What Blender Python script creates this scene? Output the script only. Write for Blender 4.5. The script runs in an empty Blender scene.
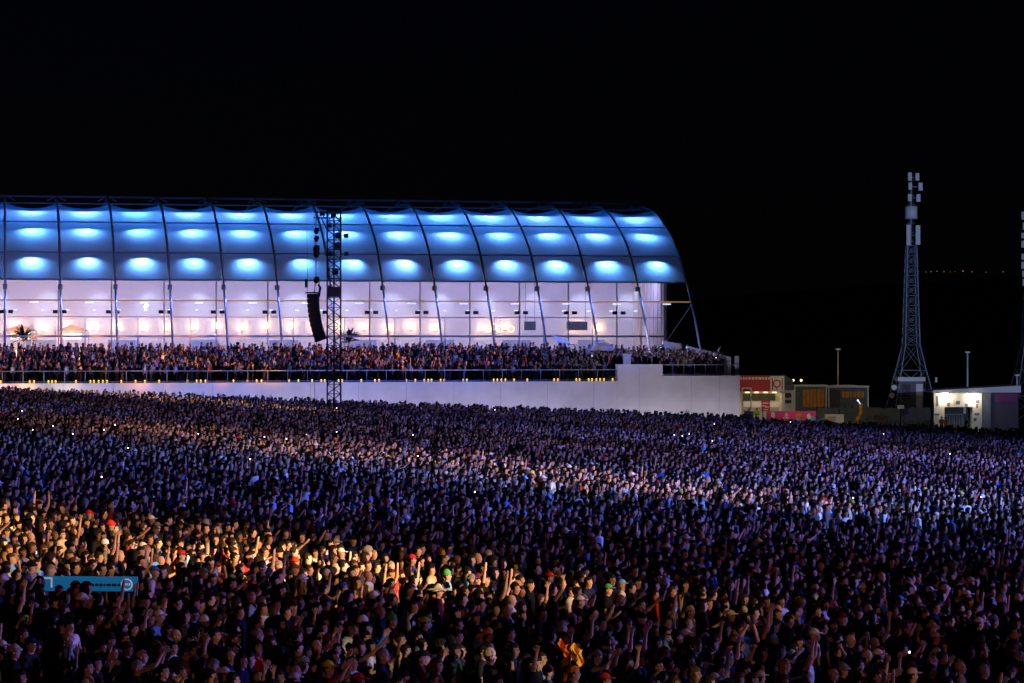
import bpy, math, random
import numpy as np
from mathutils import Vector

random.seed(11)
RNG = np.random.default_rng(5)
scene = bpy.context.scene
COL = scene.collection
R = math.radians
F = 2400.0            # focal length in pixels of the 1024 px wide frame
EYE = 7.1             # camera height over the middle of the field
HOR = 338.0

# ------------------------------------------------------------------ basics
def tag(o, label=None, cat=None, group=None, kind=None):
    if label: o['label'] = label
    if cat: o['category'] = cat
    if group: o['group'] = group
    if kind: o['kind'] = kind
    return o

def empty(name, loc=(0, 0, 0), rz=0.0):
    o = bpy.data.objects.new(name, None)
    COL.objects.link(o)
    o.location = loc
    o.rotation_euler = (0, 0, rz)
    o.empty_display_size = 0.2
    return o

def link_mesh(name, me, parent=None, mats=()):
    o = bpy.data.objects.new(name, me)
    COL.objects.link(o)
    for m in mats:
        me.materials.append(m)
    if parent is not None:
        o.parent = parent
    return o

class MB:
    """collects simple shapes and links them as ONE mesh object"""
    def __init__(s):
        s.v, s.f, s.sm = [], [], []
    def poly(s, pts, smooth=False):
        b = len(s.v)
        s.v += [tuple(p) for p in pts]
        s.f.append(tuple(range(b, b + len(pts))))
        s.sm.append(smooth)
        return s
    def box(s, lo, hi, bev=0.0):
        x0, y0, z0 = lo; x1, y1, z1 = hi
        b = len(s.v)
        s.v += [(x0, y0, z0), (x1, y0, z0), (x1, y1, z0), (x0, y1, z0), (x0, y0, z1), (x1, y0, z1), (x1, y1, z1), (x0, y1, z1)]
        for q in ((0, 3, 2, 1), (4, 5, 6, 7), (0, 1, 5, 4), (1, 2, 6, 5), (2, 3, 7, 6), (3, 0, 4, 7)):
            s.f.append(tuple(b + i for i in q)); s.sm.append(False)
        return s
    def cbox(s, c, size):
        return s.box([c[i] - size[i] / 2 for i in range(3)], [c[i] + size[i] / 2 for i in range(3)])
    def obox(s, c, ax, size):
        """box about centre c with axes ax (three vectors) and full sizes"""
        c = Vector(c); ax = [Vector(a).normalized() for a in ax]
        b = len(s.v)
        for dz in (-1, 1):
            for dx, dy in ((-1, -1), (1, -1), (1, 1), (-1, 1)):
                p = c + ax[0] * dx * size[0] / 2 + ax[1] * dy * size[1] / 2 + ax[2] * dz * size[2] / 2
                s.v.append(tuple(p))
        for q in ((0, 3, 2, 1), (4, 5, 6, 7), (0, 1, 5, 4), (1, 2, 6, 5), (2, 3, 7, 6), (3, 0, 4, 7)):
            s.f.append(tuple(b + i for i in q)); s.sm.append(False)
        return s
    def tube(s, pts, r, n=8, r2=None, cap=True):
        pts = [Vector(p) for p in pts]
        rings = []
        m = len(pts)
        prev = None
        for i, p in enumerate(pts):
            t = (pts[min(i + 1, m - 1)] - pts[max(i - 1, 0)]).normalized()
            if prev is None:
                up = Vector((0, 0, 1)) if abs(t.z) < 0.9 else Vector((1, 0, 0))
                a = t.cross(up).normalized()
            else:
                a = (prev - t * prev.dot(t)).normalized()
            prev = a
            bb = t.cross(a).normalized()
            rr = r if r2 is None else r + (r2 - r) * i / (m - 1)
            b = len(s.v)
            for k in range(n):
                an = 2 * math.pi * k / n
                s.v.append(tuple(p + a * math.cos(an) * rr + bb * math.sin(an) * rr))
            rings.append(b)
        for i in range(m - 1):
            for k in range(n):
                k2 = (k + 1) % n
                s.f.append((rings[i] + k, rings[i] + k2, rings[i + 1] + k2, rings[i + 1] + k)); s.sm.append(True)
        if cap:
            s.f.append(tuple(rings[0] + k for k in range(n))[::-1]); s.sm.append(False)
            s.f.append(tuple(rings[-1] + k for k in range(n))); s.sm.append(False)
        return s
    def ball(s, c, r, nu=10, nv=6):
        b = len(s.v)
        rx, ry, rz = (r, r, r) if not hasattr(r, '__len__') else r
        for j in range(nv + 1):
            ph = math.pi * j / nv
            for i in range(nu):
                th = 2 * math.pi * i / nu
                s.v.append((c[0] + rx * math.sin(ph) * math.cos(th), c[1] + ry * math.sin(ph) * math.sin(th), c[2] + rz * math.cos(ph)))
        for j in range(nv):
            for i in range(nu):
                i2 = (i + 1) % nu
                s.f.append((b + j * nu + i, b + (j + 1) * nu + i, b + (j + 1) * nu + i2, b + j * nu + i2)); s.sm.append(True)
        return s
    def torus(s, c, R0, r, ax='y', n=20, m=6):
        b = len(s.v)
        for i in range(n):
            th = 2 * math.pi * i / n
            for j in range(m):
                ph = 2 * math.pi * j / m
                a = (R0 + r * math.cos(ph)) * math.cos(th); e = (R0 + r * math.cos(ph)) * math.sin(th); d = r * math.sin(ph)
                p = (a, d, e) if ax == 'y' else (a, e, d)
                s.v.append((c[0] + p[0], c[1] + p[1], c[2] + p[2]))
        for i in range(n):
            for j in range(m):
                s.f.append((b + i * m + j, b + ((i + 1) % n) * m + j, b + ((i + 1) % n) * m + (j + 1) % m, b + i * m + (j + 1) % m)); s.sm.append(True)
        return s
    def mesh(s, name):
        me = bpy.data.meshes.new(name)
        me.from_pydata(s.v, [], s.f)
        me.polygons.foreach_set('use_smooth', s.sm)
        me.update()
        return me
    def build(s, name, mat, parent=None):
        return link_mesh(name, s.mesh(name), parent, [mat])

# ------------------------------------------------------------------ materials
def mat(name, color, rough=0.6, metal=0.0, noise=0.0, nscale=3.0, bump=0.0, bscale=20.0, emit=None, estr=0.0, spec=0.4):
    m = bpy.data.materials.new(name); m.use_nodes = True
    nt = m.node_tree; nt.nodes.clear()
    out = nt.nodes.new('ShaderNodeOutputMaterial'); bs = nt.nodes.new('ShaderNodeBsdfPrincipled')
    nt.links.new(bs.outputs[0], out.inputs[0])
    bs.inputs['Base Color'].default_value = (*color, 1); bs.inputs['Roughness'].default_value = rough
    bs.inputs['Metallic'].default_value = metal; bs.inputs['Specular IOR Level'].default_value = spec
    if noise or bump:
        tc = nt.nodes.new('ShaderNodeTexCoord')
    if noise:
        nz = nt.nodes.new('ShaderNodeTexNoise'); nz.inputs['Scale'].default_value = nscale; nz.inputs['Detail'].default_value = 6
        nt.links.new(tc.outputs['Object'], nz.inputs['Vector'])
        mx = nt.nodes.new('ShaderNodeMix'); mx.data_type = 'RGBA'
        mx.inputs[6].default_value = (*[c * (1 - noise) for c in color], 1); mx.inputs[7].default_value = (*[min(1, c * (1 + noise)) for c in color], 1)
        nt.links.new(nz.outputs['Fac'], mx.inputs[0]); nt.links.new(mx.outputs[2], bs.inputs['Base Color'])
    if bump:
        n2 = nt.nodes.new('ShaderNodeTexNoise'); n2.inputs['Scale'].default_value = bscale; n2.inputs['Detail'].default_value = 4
        nt.links.new(tc.outputs['Object'], n2.inputs['Vector'])
        bp = nt.nodes.new('ShaderNodeBump'); bp.inputs['Strength'].default_value = bump; bp.inputs['Distance'].default_value = 0.02
        nt.links.new(n2.outputs['Fac'], bp.inputs['Height']); nt.links.new(bp.outputs[0], bs.inputs['Normal'])
    if emit is not None:
        bs.inputs['Emission Color'].default_value = (*emit, 1); bs.inputs['Emission Strength'].default_value = estr
    return m

def person_mat(name, rough, nz_amt, tint=False, stripes=False, spec=0.3):
    """base colour = the object's own colour (clothes, hair, skin tone) with a little fabric or skin variation"""
    m = bpy.data.materials.new(name); m.use_nodes = True
    nt = m.node_tree; nt.nodes.clear()
    out = nt.nodes.new('ShaderNodeOutputMaterial'); bs = nt.nodes.new('ShaderNodeBsdfPrincipled')
    nt.links.new(bs.outputs[0], out.inputs[0])
    bs.inputs['Roughness'].default_value = rough; bs.inputs['Specular IOR Level'].default_value = spec
    oi = nt.nodes.new('ShaderNodeObjectInfo'); tc = nt.nodes.new('ShaderNodeTexCoord')
    nz = nt.nodes.new('ShaderNodeTexNoise'); nz.inputs['Scale'].default_value = 14; nz.inputs['Detail'].default_value = 5
    nt.links.new(tc.outputs['Object'], nz.inputs['Vector'])
    mr = nt.nodes.new('ShaderNodeMapRange'); mr.inputs[3].default_value = 1 - nz_amt; mr.inputs[4].default_value = 1 + nz_amt
    nt.links.new(nz.outputs['Fac'], mr.inputs[0])
    vm = nt.nodes.new('ShaderNodeVectorMath'); vm.operation = 'SCALE'
    nt.links.new(oi.outputs['Color'], vm.inputs[0]); nt.links.new(mr.outputs[0], vm.inputs['Scale'])
    last = vm.outputs[0]
    if tint:
        at = nt.nodes.new('ShaderNodeAttribute'); at.attribute_name = 'tint'
        v2 = nt.nodes.new('ShaderNodeVectorMath'); v2.operation = 'MULTIPLY'
        nt.links.new(last, v2.inputs[0]); nt.links.new(at.outputs['Color'], v2.inputs[1]); last = v2.outputs[0]
    if stripes:
        w = nt.nodes.new('ShaderNodeTexWave'); w.bands_direction = 'Z'; w.inputs['Scale'].default_value = 5.0
        nt.links.new(tc.outputs['Object'], w.inputs['Vector'])
        cr = nt.nodes.new('ShaderNodeMath'); cr.operation = 'GREATER_THAN'; cr.inputs[1].default_value = 0.5
        nt.links.new(w.outputs['Fac'], cr.inputs[0])
        mx = nt.nodes.new('ShaderNodeMix'); mx.data_type = 'RGBA'; mx.inputs[7].default_value = (0.02, 0.02, 0.025, 1)
        nt.links.new(cr.outputs[0], mx.inputs[0]); nt.links.new(last, mx.inputs[6]); last = mx.outputs[2]
    nt.links.new(last, bs.inputs['Base Color'])
    return m

M = {}
M['grass'] = mat('field_grass', (0.03, 0.035, 0.02), 0.95, noise=0.5, nscale=2.0, bump=0.4, bscale=40)
M['hill'] = mat('hill_soil', (0.02, 0.022, 0.018), 1.0, noise=0.4, nscale=0.02)
M['white_wall'] = mat('white_render', (0.68, 0.67, 0.68), 0.8, noise=0.22, nscale=0.7, bump=0.12, bscale=14)
M['deck'] = mat('deck_board', (0.16, 0.12, 0.09), 0.8, noise=0.3, nscale=4)
M['grey_metal'] = mat('galvanised_tube', (0.45, 0.47, 0.5), 0.45, 0.3, noise=0.1, nscale=5)
M['arch_metal'] = mat('arch_aluminium', (0.6, 0.63, 0.68), 0.45, 0.15, noise=0.08, nscale=3)
M['dark_metal'] = mat('black_steel', (0.007, 0.007, 0.008), 0.55, 0.2, noise=0.3, nscale=6)
M['black_plastic'] = mat('black_cabinet', (0.004, 0.004, 0.005), 0.6, noise=0.3, nscale=8)
M['rail_metal'] = mat('rail_steel', (0.26, 0.34, 0.44), 0.5, 0.2, noise=0.1)
M['white_panel'] = mat('white_panel', (0.75, 0.75, 0.74), 0.6, noise=0.05, nscale=2)
M['interior_white'] = mat('interior_plaster', (0.78, 0.76, 0.76), 0.85, noise=0.05, nscale=0.6)
M['cream'] = mat('cream_render', (0.55, 0.5, 0.42), 0.8, noise=0.12, nscale=1.5)
M['pale_door'] = mat('pale_door', (0.34, 0.42, 0.58), 0.6, noise=0.2)
M['peach'] = mat('peach_canvas', (0.7, 0.4, 0.22), 0.8, noise=0.2)
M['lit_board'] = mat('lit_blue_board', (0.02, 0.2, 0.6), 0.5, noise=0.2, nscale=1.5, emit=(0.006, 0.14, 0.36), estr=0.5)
M['navy_print'] = mat('navy_print', (0.01, 0.06, 0.16), 0.6)
M['glow_beam'] = mat('yellow_beam_with_glow', (0.62, 0.42, 0.1), 0.5, emit=(1.0, 0.55, 0.22), estr=0.22)  # painted beam; its emission stands in for light falling on it
M['flag_orange'] = mat('orange_flag_cloth', (0.8, 0.2, 0.02), 0.8, noise=0.2)
M['flag_amber'] = mat('amber_flag_cloth', (0.85, 0.42, 0.05), 0.8, noise=0.2)
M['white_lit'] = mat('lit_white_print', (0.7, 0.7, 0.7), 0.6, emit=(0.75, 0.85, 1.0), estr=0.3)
M['lam_ring'] = mat('ring_gold_light', (0.9, 0.6, 0.2), 0.4, emit=(1.0, 0.62, 0.25), estr=3.0)
M['lamp_warm'] = mat('warm_lamp_glass', (0.9, 0.8, 0.6), 0.4, emit=(1.0, 0.62, 0.28), estr=3.0)
M['lamp_cool'] = mat('cool_lamp_glass', (0.8, 0.85, 0.9), 0.4, emit=(0.6, 0.72, 1.0), estr=1.6)
M['lamp_white'] = mat('white_lamp_glass', (0.9, 0.9, 0.85), 0.4, emit=(1.0, 0.96, 0.8), estr=60.0)
M['lamp_amber'] = mat('amber_lamp_glass', (0.9, 0.6, 0.2), 0.4, emit=(1.0, 0.58, 0.08), estr=2.2)
M['lamp_town'] = mat('far_lamp_glass', (0.9, 0.6, 0.2), 0.4, emit=(1.0, 0.5, 0.15), estr=0.3)
M['phone_light'] = mat('phone_light', (0.9, 0.9, 0.9), 0.3, emit=(1.0, 0.86, 0.74), estr=13.0)
M['phone_body'] = mat('phone_case', (0.01, 0.01, 0.012), 0.3)
M['yellow_tube'] = mat('painted_yellow_tube', (0.62, 0.42, 0.1), 0.5, noise=0.1)
M['orange'] = mat('orange_paint', (0.7, 0.25, 0.03), 0.55, noise=0.6, nscale=1.3)
M['red'] = mat('red_paint', (0.55, 0.03, 0.03), 0.55, noise=0.2, nscale=2)
M['pink'] = mat('magenta_print', (0.8, 0.06, 0.28), 0.6, noise=0.15, nscale=2)
M['blue_print'] = mat('blue_print', (0.02, 0.3, 0.68), 0.5, noise=0.12, nscale=1.2)
M['cyan_print'] = mat('cyan_print', (0.08, 0.5, 0.75), 0.6)
M['white_print'] = mat('white_print', (0.75, 0.75, 0.75), 0.6)
M['grey_clad'] = mat('grey_cladding', (0.1, 0.115, 0.13), 0.6, noise=0.5, nscale=1.2)
M['dark_clad'] = mat('dark_cladding', (0.06, 0.05, 0.07), 0.7, noise=0.3, nscale=1.5)
M['green_dark'] = mat('dark_green_board', (0.06, 0.085, 0.075), 0.7, noise=0.2)
M['leaf'] = mat('dark_leaf', (0.03, 0.06, 0.025), 0.6, noise=0.3)
M['bark'] = mat('bark', (0.08, 0.06, 0.04), 0.9, noise=0.3, nscale=9)
M['hivis'] = mat('hivis', (0.9, 0.2, 0.03), 0.6)
M['yellow_print'] = mat('yellow_print', (0.7, 0.55, 0.05), 0.6)
M['skin'] = person_mat('person_skin', 0.55, 0.10, tint=True)
M['cloth'] = person_mat('person_cloth', 0.9, 0.25, spec=0.1)
M['cloth_stripe'] = person_mat('person_striped_cloth', 0.85, 0.1, stripes=True)
M['hair'] = person_mat('person_hair', 0.6, 0.4, spec=0.12)

def crowd_material():
    m = bpy.data.materials.new('crowd_cloth_and_skin'); m.use_nodes = True
    nt = m.node_tree
    bs = nt.nodes['Principled BSDF']; bs.inputs['Roughness'].default_value = 0.75; bs.inputs['Specular IOR Level'].default_value = 0.1
    at = nt.nodes.new('ShaderNodeAttribute'); at.attribute_name = 'own_colour'
    nt.links.new(at.outputs['Color'], bs.inputs['Base Color'])
    return m
M['crowd'] = crowd_material()

def glass_material():
    m = bpy.data.materials.new('clear_glass'); m.use_nodes = True
    nt = m.node_tree; nt.nodes.clear()
    out = nt.nodes.new('ShaderNodeOutputMaterial'); tr = nt.nodes.new('ShaderNodeBsdfTransparent'); gl = nt.nodes.new('ShaderNodeBsdfGlossy')
    tr.inputs[0].default_value = (0.9, 0.92, 0.95, 1); gl.inputs['Roughness'].default_value = 0.0
    mx = nt.nodes.new('ShaderNodeMixShader'); mx.inputs[0].default_value = 0.025
    nt.links.new(tr.outputs[0], mx.inputs[1]); nt.links.new(gl.outputs[0], mx.inputs[2]); nt.links.new(mx.outputs[0], out.inputs[0])
    return m
M['glass'] = glass_material()

def membrane_material():
    """woven translucent roof cloth: some light is scattered back, some through"""
    m = bpy.data.materials.new('roof_cloth'); m.use_nodes = True
    nt = m.node_tree; nt.nodes.clear()
    out = nt.nodes.new('ShaderNodeOutputMaterial'); tr = nt.nodes.new('ShaderNodeBsdfTranslucent'); df = nt.nodes.new('ShaderNodeBsdfDiffuse')
    tc = nt.nodes.new('ShaderNodeTexCoord'); nz = nt.nodes.new('ShaderNodeTexNoise'); nz.inputs['Scale'].default_value = 1.3; nz.inputs['Detail'].default_value = 8
    nt.links.new(tc.outputs['Object'], nz.inputs['Vector'])
    mx = nt.nodes.new('ShaderNodeMix'); mx.data_type = 'RGBA'
    mx.inputs[6].default_value = (0.22, 0.32, 0.44, 1); mx.inputs[7].default_value = (0.32, 0.42, 0.54, 1)
    nt.links.new(nz.outputs['Fac'], mx.inputs[0]); nt.links.new(mx.outputs[2], tr.inputs[0])
    df.inputs[0].default_value = (0.07, 0.13, 0.24, 1)
    ms = nt.nodes.new('ShaderNodeMixShader'); ms.inputs[0].default_value = 0.5
    nt.links.new(tr.outputs[0], ms.inputs[1]); nt.links.new(df.outputs[0], ms.inputs[2]); nt.links.new(ms.outputs[0], out.inputs[0])
    return m
M['membrane'] = membrane_material()


# ------------------------------------------------------------------ light levels
MEMB_W = (3000, 3500, 4300); IN_W = 265; FILL_W = 400; EAVE_W = 2400; WALLW = 135; WASH_W = 420; SCONCE_W = 55; SKY_W = 0.0004; DENOISE = True

# ------------------------------------------------------------------ ground and view geometry
def G(x, y=0):
    return -0.044 * (np.clip(x, -80, 80) + 12)

def at(px, py, Y):
    return Vector(((px - 512) / F * Y, Y, EYE - (py - HOR) / F * Y))

def on_ground(px, Y):
    x = (px - 512) / F * Y
    return Vector((x, Y, float(G(x))))

def stand_at(px, py, head=1.62):
    """ground point of somebody whose head appears there"""
    a = (px - 512) / F
    Y = (EYE - head + 0.044 * 12) / ((py - HOR) / F - 0.044 * a)
    return Vector((a * Y, Y, float(G(a * Y))))

mb = MB()
xs = [-3000, -80, 80, 3000]; ys = [-400, 0, 100, 250, 800, 5000]
for i in range(3):
    for j in range(5):
        q = [(xs[i], ys[j]), (xs[i + 1], ys[j]), (xs[i + 1], ys[j + 1]), (xs[i], ys[j + 1])]
        mb.poly([(x, y, float(G(x))) for x, y in q])
o = mb.build('ground', M['grass']); tag(o, kind='structure')

# far hillside with a few town lamps
mb = MB()
prof = [(-2600, 10), (-1500, 25), (-600, 30), (0, 34), (350, 62), (700, 84), (1100, 60), (1700, 40), (2600, 20)]
for (xa, ha), (xb, hb) in zip(prof[:-1], prof[1:]):
    mb.poly([(xa, 2300, -6), (xb, 2300, -6), (xb, 2650, hb), (xa, 2650, ha)], True)
    mb.poly([(xa, 2650, ha), (xb, 2650, hb), (xb, 3300, -6), (xa, 3300, -6)], True)
o = mb.build('hills', M['hill']); tag(o, kind='structure')
for k, px in enumerate((918, 926, 931, 937, 944, 950, 955, 963, 972, 986, 1003)):
    Y = 2560
    p = at(px, 272 + random.uniform(-0.6, 0.6), Y)
    r = random.choice((0.35, 0.45, 0.6)) * (1.5 if px == 963 else 1)
    lm = MB().tube([(p.x, p.y, p.z - 8), (p.x, p.y, p.z)], 0.12, 6)
    e = empty('far_street_lamp', (p.x, p.y, p.z - 8))
    MB().tube([(0, 0, -14), (0, 0, 8)], 0.15, 6).build('pole', M['dark_metal'], e)
    MB().ball((0, 0, 8.4), (r, r, r * 0.7), 8, 5).build('lamp_head', M['lamp_town'], e)
    tag(e, 'tiny amber town lamp on the black hillside beside the antenna tower', 'street lamp', 'amber lamps on the far hillside')

# ------------------------------------------------------------------ signed distance people
class Field:
    def __init__(s, lo, hi, h):
        s.lo = np.array(lo, float); s.h = h
        n = np.ceil((np.array(hi) - s.lo) / h).astype(int) + 1
        s.ax = [s.lo[i] + np.arange(n[i]) * h for i in range(3)]
        s.v = np.full(n, 0.2, np.float32)
    def add(s, pr, inflate=0.0, k=0.02, op='u'):
        fn, lo, hi = pr
        m = inflate + k + 2.5 * s.h
        sl = []
        for i in range(3):
            a = max(0, int(np.floor((lo[i] - m - s.lo[i]) / s.h))); b = min(s.v.shape[i], int(np.ceil((hi[i] + m - s.lo[i]) / s.h)) + 1)
            if b <= a: return s
            sl.append(slice(a, b))
        P = np.meshgrid(s.ax[0][sl[0]], s.ax[1][sl[1]], s.ax[2][sl[2]], indexing='ij')
        d = (fn(*P) - inflate).astype(np.float32)
        v = s.v[tuple(sl)]
        if op == 'u':
            hh = np.clip(0.5 + 0.5 * (v - d) / k, 0, 1)
            s.v[tuple(sl)] = v * (1 - hh) + d * hh - k * hh * (1 - hh)
        else:
            s.v[tuple(sl)] = np.maximum(v, -d)
        return s
    def cut(s, fn):
        P = np.meshgrid(*s.ax, indexing='ij')
        s.v = np.maximum(s.v, fn(*P).astype(np.float32))
        return s
    def wrinkle(s, amp, f):
        X, Y, Z = np.meshgrid(*s.ax, indexing='ij')
        s.v += (amp * (np.sin(X * f * 1.1 + 2 * np.sin(Z * f * 0.6)) * np.sin(Y * f * 0.9 + Z * f * 0.5) + 0.6 * np.sin(Z * f * 1.7 + Y * f * 1.3))).astype(np.float32)
        return s
    def nets(s):
        v = s.v; neg = v < 0
        c = [neg[i:neg.shape[0] - 1 + i, j:neg.shape[1] - 1 + j, k:neg.shape[2] - 1 + k] for i in (0, 1) for j in (0, 1) for k in (0, 1)]
        cnt = sum(x.astype(np.int8) for x in c)
        act = (cnt > 0) & (cnt < 8)
        ids = np.full(act.shape, -1, np.int64)
        cell = np.argwhere(act); n = len(cell)
        ids[act] = np.arange(n)
        acc = np.zeros((n, 3)); num = np.zeros(n)
        corners = [(i, j, k) for i in (0, 1) for j in (0, 1) for k in (0, 1)]
        vals = {q: v[cell[:, 0] + q[0], cell[:, 1] + q[1], cell[:, 2] + q[2]] for q in corners}
        for a in corners:
            for d in range(3):
                if a[d] == 0:
                    b = list(a); b[d] = 1; b = tuple(b)
                    va, vb = vals[a], vals[b]
                    m = (va < 0) != (vb < 0)
                    t = np.where(m, va / np.where(m, va - vb, 1), 0)
                    p = np.array(a, float)[None] + np.zeros((n, 3)); p[:, d] += t
                    acc[m] += p[m]; num[m] += 1
        P = s.lo + (cell + acc / num[:, None]) * s.h
        faces = []
        for d in range(3):
            e, f = [(1, 2), (2, 0), (0, 1)][d]
            sa = [slice(None)] * 3; sb = [slice(None)] * 3; sa[d] = slice(0, -1); sb[d] = slice(1, None)
            a, b = neg[tuple(sa)], neg[tuple(sb)]
            for flip, m in ((False, a & ~b), (True, ~a & b)):
                idx = np.argwhere(m)
                ok = (idx[:, e] > 0) & (idx[:, f] > 0) & (idx[:, e] < v.shape[e] - 1) & (idx[:, f] < v.shape[f] - 1)
                idx = idx[ok]
                if not len(idx): continue
                q = []
                for de, df in ((1, 1), (0, 1), (0, 0), (1, 0)):
                    t = idx.copy(); t[:, e] -= de; t[:, f] -= df
                    q.append(ids[t[:, 0], t[:, 1], t[:, 2]])
                q = np.stack(q, 1)
                faces.append(q[:, ::-1] if flip else q)
        return P, np.concatenate(faces)

def ell(c, r):
    c = np.array(c, float); r = np.array(r, float)
    def fn(X, Y, Z):
        x, y, z = (X - c[0]) / r[0], (Y - c[1]) / r[1], (Z - c[2]) / r[2]
        k0 = np.sqrt(x * x + y * y + z * z); k1 = np.sqrt((x / r[0]) ** 2 + (y / r[1]) ** 2 + (z / r[2]) ** 2) + 1e-9
        return k0 * (k0 - 1) / k1
    return fn, c - r, c + r

def cap(a, b, ra, rb):
    a = np.array(a, float); b = np.array(b, float); ab = b - a; L = float(ab @ ab) + 1e-12
    def fn(X, Y, Z):
        x, y, z = X - a[0], Y - a[1], Z - a[2]
        t = np.clip((x * ab[0] + y * ab[1] + z * ab[2]) / L, 0, 1)
        return np.sqrt((x - ab[0] * t) ** 2 + (y - ab[1] * t) ** 2 + (z - ab[2] * t) ** 2) - (ra + (rb - ra) * t)
    rm = max(ra, rb)
    return fn, np.minimum(a, b) - rm, np.maximum(a, b) + rm

def unit(v):
    v = np.array(v, float); return v / np.linalg.norm(v)

# arm poses: (upper arm direction, forearm direction, curl) for right (-y) and left (+y); y is outward
DOWN = ((0.06, 0.14, -1), (0.3, -0.02, -1), 0.6)
BENT = ((0.2, 0.12, -1), (0.85, -0.5, 0.3), 0.8)
UP = ((0.35, 0.28, 0.9), (0.12, -0.08, 1), 0.25)
FIST = ((0.5, 0.2, 0.75), (0.15, -0.1, 1), 1.6)
DIAG = ((0.8, 0.2, 0.5), (0.75, 0.0, 0.65), 0.3)
PHONE = ((0.8, 0.12, 0.18), (0.4, -0.42, 0.85), 1.0)
CLAP = ((0.62, 0.2, -0.3), (0.45, -0.62, 0.8), 0.2)
HEAD = ((0.15, 0.75, 0.6), (-0.1, -0.85, 0.42), 0.5)
MOUTH = ((0.55, 0.3, -0.4), (0.35, -0.5, 0.95), 0.9)
POSES = {'arms down': (DOWN, DOWN), 'hands held at chest': (BENT, BENT), 'right arm raised': (UP, DOWN), 'both arms raised': (UP, UP),
         'right fist punched up': (FIST, BENT), 'arm stretched forward': (DIAG, DOWN), 'phone held up in both hands': (PHONE, PHONE),
         'hands clapping': (CLAP, CLAP), 'hands on head': (HEAD, HEAD), 'hands cupped at mouth': (MOUTH, MOUTH)}

def arm_chain(side, pose):
    ua, fa, curl = pose
    S = np.array((0, 0.178 * side, 1.405))
    u = unit((ua[0], ua[1] * side, ua[2])); f = unit((fa[0], fa[1] * side, fa[2]))
    E = S + u * 0.285; W = E + f * 0.25
    return S, E, W, f, curl

def hand_prims(side, W, f, curl):
    out = []
    across = np.cross(f, (0, side, 0.001)); across = unit(across) if np.linalg.norm(across) > 0.2 else unit(np.cross(f, (1, 0, 0)))
    pn = unit(np.cross(across, f))               # palm normal
    if pn[0] < 0: pn = -pn
    for q in (-0.022, 0.0, 0.022):
        out.append(cap(W + across * q * 0.6, W + f * 0.085 + across * q, 0.019, 0.015))
    for q, L in ((-0.033, 0.062), (-0.011, 0.078), (0.012, 0.073), (0.034, 0.056)):
        b = W + f * 0.083 + across * q
        d1 = unit(f + across * q * 7 + pn * 0.35 * curl); m = b + d1 * L * 0.55
        d2 = unit(f * max(0.05, 1 - 0.75 * curl) + across * q * 7 + pn * 0.9 * curl); e = m + d2 * L * 0.5
        out.append(cap(b, m, 0.0105, 0.0095)); out.append(cap(m, e, 0.0095, 0.008))
    b = W + f * 0.03 - across * 0.026
    m = b + unit(f * 0.7 - across * 0.8 + pn * 0.3) * 0.045
    out.append(cap(b, m, 0.014, 0.012)); out.append(cap(m, m + unit(f - across * 0.25 + pn * 0.3) * 0.035, 0.0115, 0.0095))
    return out

TORSO = [ell((0, 0, 1.27), (0.112, 0.168, 0.2)), ell((0.005, 0, 1.08), (0.103, 0.145, 0.17)), ell((-0.005, 0, 0.94), (0.115, 0.162, 0.13)),
         cap((0, -0.145, 1.395), (0, 0.145, 1.395), 0.062, 0.062), cap((-0.015, -0.03, 1.465), (0, -0.13, 1.42), 0.042, 0.045), cap((-0.015, 0.03, 1.465), (0, 0.13, 1.42), 0.042, 0.045)]
LEGS = [cap((0, s * 0.088, 0.92), (0.012, s * 0.1, 0.5), 0.086, 0.058) for s in (-1, 1)] + [cap((0.012, s * 0.1, 0.5), (-0.01, s * 0.1, 0.09), 0.056, 0.038) for s in (-1, 1)]
FEET = [cap((-0.035, s * 0.1, 0.045), (0.15, s * 0.115, 0.034), 0.042, 0.032) for s in (-1, 1)]
NECK = [cap((-0.012, 0, 1.42), (0.004, 0, 1.55), 0.056, 0.052)]
HEADP = [ell((-0.006, 0, 1.648), (0.098, 0.077, 0.097)), ell((0.024, 0, 1.588), (0.07, 0.061, 0.09)), ell((0.052, 0, 1.532), (0.036, 0.036, 0.028)),
         cap((0.086, 0, 1.638), (0.112, 0, 1.598), 0.009, 0.014), cap((0.078, -0.03, 1.655), (0.078, 0.03, 1.655), 0.016, 0.016), ell((0.086, 0, 1.563), (0.014, 0.024, 0.012))]
EARS = [ell((-0.006, s * 0.079, 1.612), (0.02, 0.011, 0.032)) for s in (-1, 1)]
SOCKETS = [ell((0.103, s * 0.032, 1.632), (0.02, 0.018, 0.013)) for s in (-1, 1)]
HAIRS = {}
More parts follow.
